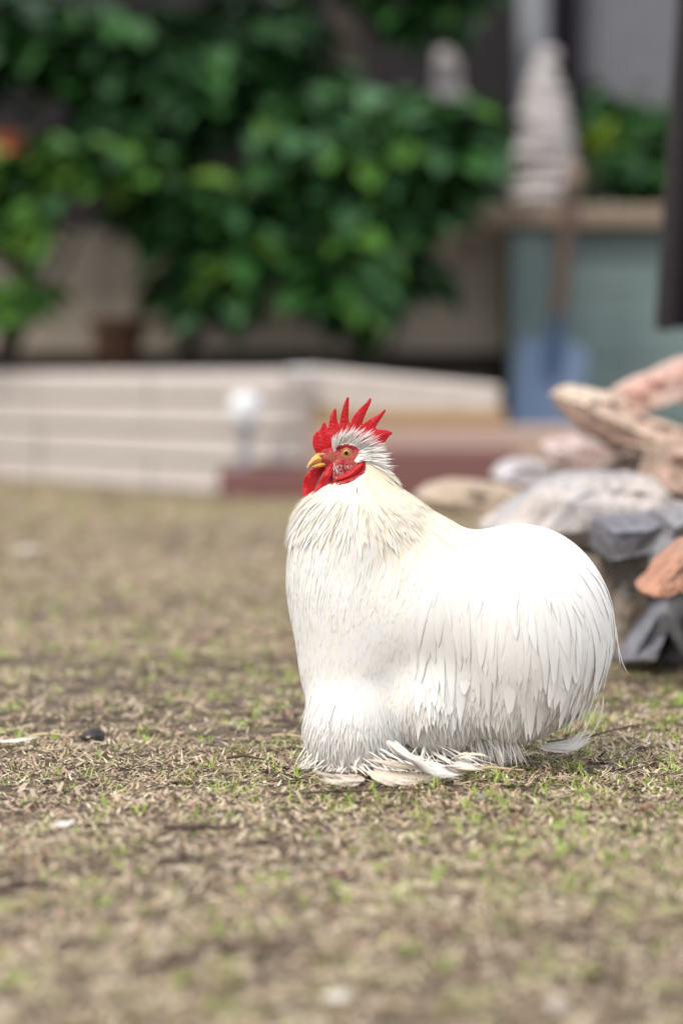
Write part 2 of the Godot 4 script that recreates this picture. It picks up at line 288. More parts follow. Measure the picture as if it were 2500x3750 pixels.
# a fleshy or horny plate cut to an outline: half thickness from how deep inside the outline a point lies, bent along z
func plate(poly: Array, cell: float, round_r: float, thick: Callable, bend: Callable, depth: float) -> Array:
	var lo := Vector2(1e9, 1e9)
	var hi := -lo
	for p in poly:
		lo = lo.min(p)
		hi = hi.max(p)
	lo -= Vector2.ONE * (round_r + cell * 3)
	hi += Vector2.ONE * (round_r + cell * 3)
	var nx := int((hi.x - lo.x) / cell) + 1
	var ny := int((hi.y - lo.y) / cell) + 1
	var nz := int(depth * 2 / cell) + 1
	var vals := PackedFloat32Array()
	vals.resize(nx * ny * nz)
	for j in ny:
		for i in nx:
			var q := lo + Vector2(i, j) * cell
			var d := poly_sd(poly, q)
			var h: float = thick.call(q, -d)
			var mid: float = bend.call(q)
			for k in nz:
				var z := absf(-depth + k * cell - mid) - h + round_r
				var x := d + round_r
				vals[(k * ny + j) * nx + i] = minf(maxf(x, z), 0.0) + Vector2(maxf(x, 0.0), maxf(z, 0.0)).length() - round_r
	return nets(vals, nx, ny, nz, Vector3(lo.x, lo.y, -depth), cell)

# ------------------------------------------------------------------ materials
func lin(r: float, g: float, b: float) -> Color:
	return Color(r, g, b).linear_to_srgb()

func noise_texture(freq: float, stops: Array, octaves := 4, kind := FastNoiseLite.TYPE_SIMPLEX_SMOOTH, size := 512, sd := 1) -> NoiseTexture2D:
	var n := FastNoiseLite.new()
	n.noise_type = kind
	n.frequency = freq
	n.fractal_octaves = octaves
	n.seed = sd
	var t := NoiseTexture2D.new()
	t.width = size
	t.height = size
	t.seamless = true
	t.noise = n
	if stops.size():
		var g := Gradient.new()
		g.offsets = PackedFloat32Array(stops.map(func(s): return s[0]))
		g.colors = PackedColorArray(stops.map(func(s): return s[1]))
		t.color_ramp = g
	return t

func bump_texture(freq: float, strength: float, kind := FastNoiseLite.TYPE_SIMPLEX_SMOOTH, size := 512, sd := 3) -> NoiseTexture2D:
	var t := noise_texture(freq, [], 4, kind, size, sd)
	t.as_normal_map = true
	t.bump_strength = strength
	return t

func plain(color: Color, rough: float, vertex := false) -> StandardMaterial3D:
	var m := StandardMaterial3D.new()
	m.albedo_color = color
	m.roughness = rough
	m.vertex_color_use_as_albedo = vertex
	m.metallic_specular = 0.4
	return m

func textured(stops: Array, freq: float, tile: float, rough: float, bump: Texture2D = null, sd := 1, vertex := false) -> StandardMaterial3D:
	var m := plain(Color.WHITE, rough, vertex)
	m.albedo_texture = noise_texture(freq, stops, 5, FastNoiseLite.TYPE_SIMPLEX_SMOOTH, 512, sd)
	m.uv1_triplanar = true
	m.uv1_world_triplanar = true
	m.uv1_scale = Vector3.ONE / tile
	if bump:
		m.normal_enabled = true
		m.normal_texture = bump
	return m

func make_materials() -> void:
	M.feather = plain(Color.WHITE, 0.75, true)
	M.feather.backlight = Color(0.9, 0.83, 0.73)
	M.feather.metallic_specular = 0.25
	M.body = plain(Color.WHITE, 0.8, true)
	M.body.metallic_specular = 0.3
	var flesh := noise_texture(0.05, [[0.0, Color(0.6, 0.45, 0.5)], [0.4, Color(0.9, 0.8, 0.85)], [1.0, Color(1, 1, 1)]], 3, FastNoiseLite.TYPE_CELLULAR, 512, 5)
	var papillae := bump_texture(0.045, 9.0, FastNoiseLite.TYPE_CELLULAR, 512, 5)
	M.comb = plain(lin(0.6, 0.008, 0.016), 0.42)
	M.comb.albedo_texture = flesh
	M.comb.uv1_triplanar = true
	M.comb.uv1_scale = Vector3.ONE * 20.0
	M.comb.normal_enabled = true
	M.comb.normal_texture = papillae
	M.comb.normal_scale = 1.0
	M.comb.backlight = Color(0.35, 0.03, 0.02)
	M.skin = M.body.duplicate()
	M.skin.roughness = 0.55
	M.skin.normal_enabled = true
	M.skin.normal_texture = papillae
	M.skin.uv1_triplanar = true
	M.skin.uv1_scale = Vector3.ONE * 40.0
	M.beak = plain(Color.WHITE, 0.35, true)
	M.beak.albedo_texture = noise_texture(0.02, [[0.0, Color(0.8, 0.72, 0.6)], [0.5, Color(1, 1, 1)], [1.0, Color(1, 0.98, 0.9)]], 4, FastNoiseLite.TYPE_SIMPLEX_SMOOTH, 256, 9)
	M.beak.uv1_triplanar = true
	M.beak.uv1_scale = Vector3.ONE * 50.0
	M.eye = plain(Color.WHITE, 0.08, true)
	M.eye.clearcoat_enabled = true
	M.pupil = plain(lin(0.004, 0.004, 0.005), 0.05)
	M.eyelid = plain(lin(0.42, 0.2, 0.12), 0.5)
	M.blade = plain(Color.WHITE, 0.7, true)
	M.blade.backlight = Color(0.25, 0.25, 0.19)
	M.leaf = plain(Color.WHITE, 0.5, true)
	M.leaf.metallic_specular = 0.3
	M.leaf.backlight = Color(0.22, 0.3, 0.08)
	M.soil = textured([[0.0, lin(0.035, 0.025, 0.018)], [0.4, lin(0.08, 0.058, 0.04)], [0.6, lin(0.14, 0.103, 0.072)], [1.0, lin(0.26, 0.2, 0.14)]], 0.02, 0.35, 0.95, bump_texture(0.03, 14.0), 11)
	M.bed = textured([[0.0, lin(0.02, 0.015, 0.01)], [1.0, lin(0.07, 0.05, 0.035)]], 0.03, 0.5, 0.95, null, 12)
	M.rock = plain(Color.WHITE, 0.85, true)
	M.rock.albedo_texture = noise_texture(0.012, [[0.0, Color(0.62, 0.6, 0.6)], [0.35, Color(0.86, 0.85, 0.84)], [0.6, Color(1, 1, 1)], [1.0, Color(0.93, 0.9, 0.88)]], 6, FastNoiseLite.TYPE_SIMPLEX_SMOOTH, 512, 21)
	M.rock.uv1_triplanar = true
	M.rock.uv1_scale = Vector3.ONE * 6.0
	M.rock.normal_enabled = true
	M.rock.normal_texture = bump_texture(0.03, 16.0)
	M.sleeper = textured([[0.0, lin(0.47, 0.415, 0.385)], [0.5, lin(0.56, 0.505, 0.47)], [1.0, lin(0.62, 0.565, 0.525)]], 0.02, 0.6, 0.9, bump_texture(0.05, 5.0), 31)
	M.red_timber = textured([[0.0, lin(0.15, 0.07, 0.065)], [1.0, lin(0.22, 0.105, 0.1)]], 0.03, 0.3, 0.8, null, 32)
	M.tan_timber = textured([[0.0, lin(0.4, 0.29, 0.24)], [1.0, lin(0.5, 0.37, 0.31)]], 0.03, 0.3, 0.85, null, 33)
	M.ochre_timber = textured([[0.0, lin(0.32, 0.2, 0.1)], [1.0, lin(0.4, 0.27, 0.15)]], 0.03, 0.3, 0.85, null, 34)
	M.beige = textured([[0.0, lin(0.4, 0.335, 0.26)], [1.0, lin(0.5, 0.43, 0.35)]], 0.02, 0.7, 0.9, null, 35)
	M.teal = textured([[0.0, lin(0.15, 0.21, 0.205)], [1.0, lin(0.195, 0.255, 0.25)]], 0.02, 0.5, 0.7, null, 36)
	M.cap_timber = textured([[0.0, lin(0.22, 0.165, 0.12)], [1.0, lin(0.33, 0.26, 0.2)]], 0.03, 0.3, 0.85, null, 37)
	M.dark_fence = textured([[0.0, lin(0.012, 0.01, 0.012)], [1.0, lin(0.028, 0.023, 0.026)]], 0.03, 0.4, 0.85, null, 38)
	M.black_paint = plain(lin(0.009, 0.007, 0.011), 0.6)
	M.black_paint.metallic_specular = 0.2
	M.grey_metal = plain(lin(0.26, 0.27, 0.3), 0.5)
	M.grey_wall = textured([[0.0, lin(0.13, 0.13, 0.145)], [1.0, lin(0.19, 0.19, 0.21)]], 0.02, 0.8, 0.85, null, 39)
	M.pale_stone = textured([[0.0, lin(0.4, 0.365, 0.36)], [1.0, lin(0.55, 0.515, 0.51)]], 0.03, 0.2, 0.9, null, 40)
	M.handle_wood = textured([[0.0, lin(0.06, 0.036, 0.028)], [1.0, lin(0.12, 0.08, 0.065)]], 0.03, 0.15, 0.7, null, 41)
	M.blue_steel = textured([[0.0, lin(0.08, 0.125, 0.215)], [1.0, lin(0.125, 0.18, 0.285)]], 0.02, 0.2, 0.5, null, 42)
	M.dark_blue = plain(lin(0.03, 0.06, 0.13), 0.5)
	M.bark = textured([[0.0, lin(0.03, 0.025, 0.02)], [1.0, lin(0.08, 0.06, 0.05)]], 0.03, 0.15, 0.9, null, 43)
	M.white_plastic = plain(lin(0.72, 0.73, 0.77), 0.4)
	M.terracotta = textured([[0.0, lin(0.14, 0.075, 0.045)], [1.0, lin(0.2, 0.11, 0.07)]], 0.03, 0.2, 0.85, null, 44)
	M.red_petal = plain(lin(0.62, 0.06, 0.04), 0.6)
	M.straw = textured([[0.0, lin(0.4, 0.3, 0.17)], [1.0, lin(0.62, 0.5, 0.32)]], 0.05, 0.05, 0.7, null, 45)
	M.twig = textured([[0.0, lin(0.06, 0.04, 0.033)], [1.0, lin(0.14, 0.095, 0.075)]], 0.05, 0.05, 0.85, null, 46)

# ------------------------------------------------------------------ the rooster's trunk as a smooth field
var blob_c := PackedVector3Array()
var blob_r := PackedVector3Array()
var blob_k := PackedFloat32Array()

func mp(u: float, v: float, z := 0.0) -> Vector3:
	return Vector3((u - 1044.0) * U, (1759.0 - v) * U, z * U)

func blob(u, v, z, ru, rv, rz, soft := 0.018) -> void:
	blob_k.append(soft)
	blob_c.append(mp(u, v, z))
	blob_r.append(Vector3(ru, rv, rz) * U)

func body_sd(p: Vector3) -> float:
	var d := 1.0
	for i in blob_c.size():
		var r := blob_r[i]
		var q := (p - blob_c[i]) / r
		var k0 := q.length()
		var e := (k0 - 1.0) * minf(r.x, minf(r.y, r.z)) if k0 < 1e-4 else k0 * (k0 - 1.0) / (q / r).length()
		var k := blob_k[i]
		var h := maxf(k - absf(d - e), 0.0) / k
		d = minf(d, e) - h * h * k * 0.25
	return d

func body_normal(p: Vector3, d: float) -> Vector3:
	const E = 0.0012
	return Vector3(body_sd(p + Vector3(E, 0, 0)) - d, body_sd(p + Vector3(0, E, 0)) - d, body_sd(p + Vector3(0, 0, E)) - d).normalized()

# which way the plumage lies, sampled over the bird's side
const FLOW = [
	[770, 1020, 0.05, -1.0], [790, 1012, 0.4, -0.9], [815, 1008, 0.6, -0.8], [840, 1012, 0.85, -0.5], [858, 1030, 0.97, -0.2], [866, 1055, 0.95, 0.3], [835, 1050, 0.95, 0.1],
	[900, 1075, 0.8, 0.6], [960, 1125, 0.78, 0.62], [1040, 1178, 0.9, 0.45], [880, 1110, 0.5, 0.87], [920, 1170, 0.45, 0.9], [985, 1190, 0.65, 0.75],
	[835, 1095, 0.15, 1.0], [800, 1110, -0.25, 0.95], [760, 1125, -0.45, 0.9], [725, 1150, -0.5, 0.86], [690, 1180, -0.35, 0.93], [665, 1240, -0.1, 1.0],
	[655, 1320, 0.05, 1.0], [720, 1280, -0.15, 1.0], [790, 1290, -0.2, 1.0], [870, 1280, -0.2, 1.0], [940, 1280, 0.0, 1.0], [950, 1350, -0.15, 1.0],
	[680, 1430, 0.22, 1.0], [705, 1530, 0.12, 1.0], [790, 1450, 0.0, 1.0], [870, 1500, 0.05, 1.0], [850, 1580, -0.1, 1.0],
	[790, 1650, -0.08, 1.0], [735, 1700, -0.2, 1.0], [880, 1690, 0.35, 1.0], [940, 1600, 0.05, 1.0], [1000, 1700, 0.1, 1.0], [1080, 1690, 0.15, 1.0],
	[1090, 1205, 0.9, 0.4], [1150, 1200, 0.95, 0.25], [1000, 1300, 0.05, 1.0], [1060, 1260, 0.25, 1.0], [1100, 1400, 0.02, 1.0], [1200, 1260, 0.3, 0.95], [1230, 1210, 0.9, 0.4], [1290, 1240, 0.7, 0.7],
	[1200, 1400, 0.08, 1.0], [1290, 1320, 0.38, 0.93], [1340, 1290, 0.6, 0.8], [1300, 1450, 0.18, 1.0], [1380, 1400, 0.22, 0.97], [1405, 1500, -0.05, 1.0],
	[1060, 1550, -0.03, 1.0], [1200, 1560, 0.0, 1.0], [1320, 1580, -0.12, 1.0], [1370, 1620, -0.4, 0.9], [1250, 1680, -0.2, 1.0],
]
var flow_at := PackedVector2Array()
var flow_to := PackedVector2Array()

func flow(p: Vector3) -> Vector3:
	var q := Vector2(p.x, p.y)
	var sum := Vector2.ZERO
	for i in flow_at.size():
		var w := 1.0 / (q.distance_squared_to(flow_at[i]) + 0.00004)
		sum += flow_to[i] * w * w
	sum = sum.normalized()
	return Vector3(sum.x, sum.y, 0.0)

# lays one feather from its root over the trunk; the last part hangs free
func lay(root: Vector3, length: float, steps: int, hold: float, lift: float, swing: Vector3, droop: float) -> Array:
	var pts := PackedVector3Array()
	var nrm := PackedVector3Array()
	var p := root
	var d := body_sd(p)
	var n := body_normal(p, d)
	p -= n * d
	var ds := length / steps
	var t := Vector3.DOWN
	for i in steps + 1:
		var s := float(i) / steps
		pts.append(p + n * (lift * (0.1 + s)))
		nrm.append(n)
		if s < hold or i == 0:
			t = flow(p) + swing
			t = (t - n * n.dot(t)).normalized()
			p += t * ds
			d = body_sd(p)
			n = body_normal(p, d)
			p -= n * d
		else:
			t = (t + Vector3.DOWN * droop * ds).normalized()
			p += t * ds
			d = body_sd(p)
			if d < 0.0:
				var m := body_normal(p, d)
				p -= m * d
				n = n.lerp(m, 0.5).normalized()
	return [pts, nrm]

# buffers that collect feathers of one kind
class Plume:
	var v := PackedVector3Array()
	var n := PackedVector3Array()
	var c := PackedColorArray()
	var idx := PackedInt32Array()

	# profile 0: lancet with a drawn-out point, 1: broad and rounded, 2: hair
	func add(pts: PackedVector3Array, nrm: PackedVector3Array, width: float, profile: int, root: Color, tip: Color, soft: float) -> void:
		var rows := pts.size()
		var base := v.size()
		for i in rows:
			var s := float(i) / (rows - 1)
			var t := (pts[mini(i + 1, rows - 1)] - pts[maxi(i - 1, 0)]).normalized()
			var up := (nrm[i] - t * t.dot(nrm[i])).normalized()
			var side := t.cross(up)
			var w := width * 0.5
			if profile == 0: w *= minf(1.0, 0.45 + s * 2.2) * pow(1.0 - s, 0.55) * 1.05
			elif profile == 1: w *= minf(1.0, 0.4 + s * 1.8) * sqrt(maxf(0.0, 1.0 - pow(s, 5.0)))
			else: w *= 1.0 - s * 0.85
			var col := root.lerp(tip, s)
			v.append_array([pts[i] - side * w - up * w * 0.1, pts[i], pts[i] + side * w - up * w * 0.1])
			n.append_array([(up - side * soft).normalized(), up, (up + side * soft).normalized()])
			c.append_array([col, col, col])
		for i in rows - 1:
			var a := base + i * 3
			for k in 2:
				idx.append_array([a + k, a + k + 4, a + k + 1, a + k, a + k + 3, a + k + 4])

func mesh_of(p: Plume) -> ArrayMesh:
	return array_mesh(p.v, p.n, p.idx, p.c)

func shade_white(cream: float) -> Color:
	var k := rng.randf_range(0.93, 1.0)
	return Color(0.77 * k, lerpf(0.76, 0.64, cream) * k, lerpf(0.75, 0.38, cream) * k)

func edge_of(line: Array, x: float) -> float:
	for i in line.size() - 1:
		if x <= line[i + 1][0]:
			return lerpf(line[i][1], line[i + 1][1], clampf((x - line[i][0]) / (line[i + 1][0] - line[i][0]), 0.0, 1.0))
	return line[-1][1]

func build_rooster() -> void:
	var hen := thing("rooster", Vector3(0.1053, 0.0, 0.0), "white feather-footed bantam rooster with red comb, facing the low pale wall", "rooster")
	for f in FLOW:
		var q := mp(f[0], f[1])
		flow_at.append(Vector2(q.x, q.y))
		flow_to.append(Vector2(f[2], -f[3]).normalized())
	blob(800, 1046, 0, 44, 40, 30)
	blob(838, 1096, 0, 46, 54, 38, 0.014)
	blob(824, 1208, 0, 148, 112, 108)
	blob(806, 1330, 0, 148, 150, 130, 0.03)
	blob(826, 1460, 0, 142, 150, 136, 0.03)
	blob(930, 1235, 0, 116, 66, 86, 0.025)
	blob(1010, 1400, 0, 190, 188, 160, 0.02)
	blob(1192, 1444, 0, 216, 240, 190, 0.02)
	blob(1000, 1595, 14, 132, 134, 134, 0.018)
	blob(806, 1575, 0, 100, 110, 116, 0.03)
	blob(804, 1662, 76, 106, 106, 90, 0.018)
	blob(826, 1665, -66, 102, 104, 82, 0.02)
	blob(1165, 1590, 0, 116, 106, 126, 0.02)
	# trunk and head as one surface: a coarse grid, and a fine one round the head
	var v := PackedVector3Array()
	var n := PackedVector3Array()
	var c := PackedColorArray()
	var idx := PackedInt32Array()
	var roots := PackedVector3Array()
	var face_poly := [Vector2(720, 1048), Vector2(732, 1020), Vector2(756, 1012), Vector2(768, 1022), Vector2(782, 1020), Vector2(800, 1018), Vector2(818, 1025), Vector2(831, 1038), Vector2(842, 1062), Vector2(838, 1084), Vector2(805, 1106), Vector2(767, 1116), Vector2(735, 1100), Vector2(728, 1070)]
	for g in [[mp(620, 1790, -240), mp(1450, 1062, 240), 0.0052], [mp(722, 1130, -64), mp(908, 985, 64), 0.0013]]:
		var cell: float = g[2]
		var size: Vector3 = (g[1] - g[0]) / cell
		var nx := int(size.x) + 2
		var ny := int(size.y) + 2
		var nz := int(size.z) + 2
		var vals := PackedFloat32Array()
		vals.resize(nx * ny * nz)
		for k in nz:
			for j in ny:
				for i in nx:
					var p: Vector3 = g[0] + Vector3(i, j, k) * cell
					var d := body_sd(p)
					if cell < 0.002: d = head_sd(p, d)
					elif p.y > 0.253: d += 0.002
					vals[(k * ny + j) * nx + i] = d
		var r := nets(vals, nx, ny, nz, g[0], cell)
		var base := v.size()
		if base == 0: roots = r[0]
		else:
			for p in r[0]:
				if p.x > -0.0845 and p.y < 0.289 and rng.randf() < 0.3: roots.append(p)
		for p in r[0]:
			var uv := Vector2(p.x / U + 1044.0, 1759.0 - p.y / U)
			var face := cell < 0.002 and poly_sd(face_poly, uv) < 0.0
			if face:
				var k := 0.85 + 0.9 * noise.get_noise_3dv(p * 30000.0)
				c.append(Color(0.4 * k, 0.035 * k, 0.045 * k).lerp(Color(0.5, 0.22, 0.15), clampf(noise.get_noise_3dv(p * 5000.0 + Vector3(7, 3, 1)) * 0.8, 0.0, 0.35)))
			else:
				c.append(Color(0.77, 0.75, 0.71))
		v.append_array(r[0])
		n.append_array(r[1])
		for i in r[2]: idx.append(i + base)
	put("body", array_mesh(v, n, idx, c), M.skin, hen)
	print("body ", v.size())
	build_head(hen)
	build_plumage(hen, roots)

func ell(p: Vector3, c: Vector3, r: Vector3) -> float:
	var q := (p - c) / r
	var k := q.length()
	return k * (k - 1.0) / maxf((q / r).length(), 1e-6)

func smin(a: float, b: float, k: float) -> float:
	var h := maxf(k - absf(a - b), 0.0) / k
	return minf(a, b) - h * h * k * 0.25

func head_sd(p: Vector3, d: float) -> float:
	d = smin(d, ell(p, mp(762, 1048), Vector3(30, 22, 20) * U), 0.004)
	d = smin(d, ell(p, mp(785, 1082), Vector3(40, 26, 24) * U), 0.005)
	for s in [-1, 1]:
		d = smin(d, ell(p, mp(796, 1022, 22 * s), Vector3(30, 7, 10) * U), 0.003)
		d = smin(d, ell(p, mp(800, 1066, 22 * s), Vector3(30, 13, 12) * U), 0.004)
		d = maxf(d, -(p - mp(796, 1039, 36 * s)).length() + 11.0 * U)
	return d

# how far the skin lies from the bird's middle plane at a point of its side
func skin_z(q: Vector2) -> float:
	var z := 0.03
	while z > 0.0:
		var p := Vector3(q.x, q.y, z)
		var d := head_sd(p, body_sd(p))
		if d < 0.0003: return z
		z -= maxf(d * 0.7, 0.0004)
	return 0.0

func build_head(hen: Node3D) -> void:
	var comb_thick := func(q: Vector2, d: float): return 0.0014 + clampf(d, 0.0, 0.008) * 0.22 + clampf((0.303 - q.y) * 0.06, 0.0, 0.0012)
	var comb_bend := func(q: Vector2): return 0.0016 * sin(q.x * 160.0) + 0.0012 * sin(q.x * 310.0 + q.y * 60.0)
	var r := plate(COMB, 0.0007, 0.0011, comb_thick, comb_bend, 0.0075)
	put("comb", array_mesh(r[0], r[1], r[2]), M.comb, hen)
	var wt := func(_q: Vector2, d: float): return 0.0012 + clampf(d, 0.0, 0.006) * 0.28
	r = plate(WATTLE_FAR, 0.0007, 0.001, wt, func(q: Vector2): return -0.0085 + 0.0016 * sin(q.y * 260.0 + q.x * 90.0), 0.014)
	put("wattle", array_mesh(r[0], r[1], r[2]), M.comb, hen)
	r = plate(WATTLE_NEAR, 0.0007, 0.001, wt, func(q: Vector2): return 0.0095 + 0.0013 * sin(q.y * 300.0 + q.x * 140.0), 0.015)
	put("wattle", array_mesh(r[0], r[1], r[2]), M.comb, hen)
	r = plate(FOLD_NEAR, 0.0007, 0.0011, func(_q, d): return 0.0014 + clampf(d, 0.0, 0.003) * 0.6, func(q): return skin_z(q) * 0.5 + 0.0085, 0.026)
	put("throat_fold", array_mesh(r[0], r[1], r[2]), M.comb, hen)
	r = plate(FOLD_LOW, 0.0007, 0.0011, func(_q, d): return 0.0014 + clampf(d, 0.0, 0.003) * 0.5, func(q): return skin_z(q) * 0.5 + 0.007, 0.026)
	put("throat_fold", array_mesh(r[0], r[1], r[2]), M.comb, hen)
	for s in [-1, 1]:
		r = plate(EARLOBE, 0.0007, 0.001, func(_q, d): return 0.001 + clampf(d, 0.0, 0.004) * 0.25, func(q): return (skin_z(q) + 0.0004) * s, 0.03)
		var c := PackedColorArray()
		c.resize(r[0].size())
		c.fill(Color(0.8, 0.78, 0.74))
		put("earlobe", array_mesh(r[0], r[1], r[2], c), M.body, hen)
	var beak := Node3D.new()
	beak.name = "beak"
	hen.add_child(beak)
	for b in [[BEAK_UPPER, "upper_beak", 0.0062], [BEAK_LOWER, "lower_beak", 0.0048]]:
		r = plate(b[0], 0.0005, 0.0006, func(q: Vector2, d: float): return minf(b[2], 0.0006 + sqrt(maxf(d, 0.0) * 0.0062)) , func(_q): return 0.0, 0.0078)
		var c := PackedColorArray()
		for p in r[0]:
			var k := clampf((p.x + 0.137) / 0.012, 0.0, 1.0) + noise.get_noise_3dv(p * 3000.0) * 0.3
			c.append(Color(0.55, 0.38, 0.2).lerp(Color(0.86, 0.47, 0.1), clampf(k, 0.0, 1.0)))
		put(b[1], array_mesh(r[0], r[1], r[2], c), M.beak, beak)
	r = plate(CERE, 0.0005, 0.0007, func(_q, d): return 0.0055 + clampf(d, 0.0, 0.002) * 0.6, func(_q): return 0.0, 0.0085)
	var cc := PackedColorArray()
	cc.resize(r[0].size())
	cc.fill(Color(0.55, 0.25, 0.12))
	put("cere", array_mesh(r[0], r[1], r[2], cc), M.beak, beak)
	# eyes: an amber ball set in a lid, pupil a dome on it
	for s in [-1, 1]:
		var eye := Node3D.new()
		eye.name = "eye"
		hen.add_child(eye, true)
		eye.position = mp(796, 1039.3, 24.5 * s)
		eye.rotation = Vector3(PI / 2 * s, -0.1 * s, 0)
		var st := []
		for i in 13:
			var w := PI / 2 * i / 12.0
			st.append(Vector2(sin(w), cos(w)) * 11.6 * U)
		st.reverse()
		var ball := lathe(st, 28)
		var arrays := ball.surface_get_arrays(0)
		var col := PackedColorArray()
		for p in arrays[Mesh.ARRAY_VERTEX]:
			var rr := Vector2(p.x, p.z).length() / U
			var k := rng.randf_range(0.85, 1.1)
			if rr < 9.2: col.append(Color(0.5, 0.12, 0.008).lerp(Color(0.62, 0.2, 0.012), smoothstep(3.5, 6.5, rr)) * k)
			else: col.append(Color(0.1, 0.04, 0.02))
		put("iris", array_mesh(arrays[Mesh.ARRAY_VERTEX], arrays[Mesh.ARRAY_NORMAL], arrays[Mesh.ARRAY_INDEX], col), M.eye, eye)
		st = []
		for i in 6:
			var w := 0.42 * (5 - i) / 5.0
			st.append(Vector2(sin(w), cos(w)) * 11.75 * U)
		put("pupil", lathe(st, 24), M.pupil, eye)
		var ring := []
		for i in 29:
			var w := TAU * i / 28.0
			ring.append(Vector3(cos(w) * 11.2 * U, (5.4 - 1.2 * cos(2 * w)) * U, sin(w) * 10.2 * U))
		var radii := []
		radii.resize(ring.size())
		radii.fill(2.0 * U)
		put("eyelid", tube(ring, radii, 8), M.eyelid, eye)

# a worn vane: barbs in bundles that part from one another
func frayed(one: Plume, pts: PackedVector3Array, nrm: PackedVector3Array, wide: float, tone: Color, dirt: Color, clean: Color) -> void:
	for k in 17:
		var off := (k - 8) / 8.0
		var lp := PackedVector3Array()
		var stop := 1.0 - 0.35 * off * off - rng.randf() * 0.22
		var stray := rng.randf_range(-0.4, 0.4) + off * 0.3
		for i in 10:
			var s := i / 9.0 * stop
			var at := s * 9.0
			var a := mini(int(at), 8)
			var c := pts[a].lerp(pts[a + 1], at - a)
			var side := (pts[a + 1] - pts[a]).normalized().cross(nrm[a])
			var p := c + side * wide * 0.42 * (off + stray * s) * minf(1.0, 0.35 + s * 1.6) * (1.0 - 0.35 * s * s) + nrm[a] * rng.randf_range(-0.0005, 0.0006)
			p.y = maxf(p.y, 0.002)
			lp.append(p)
		var ct := tone.lerp(dirt, rng.randf() * 0.45) * rng.randf_range(0.88, 1.04)
		one.add(lp, nrm, wide * rng.randf_range(0.09, 0.18), 0, ct, clean.lerp(ct, 0.7), 0.2)

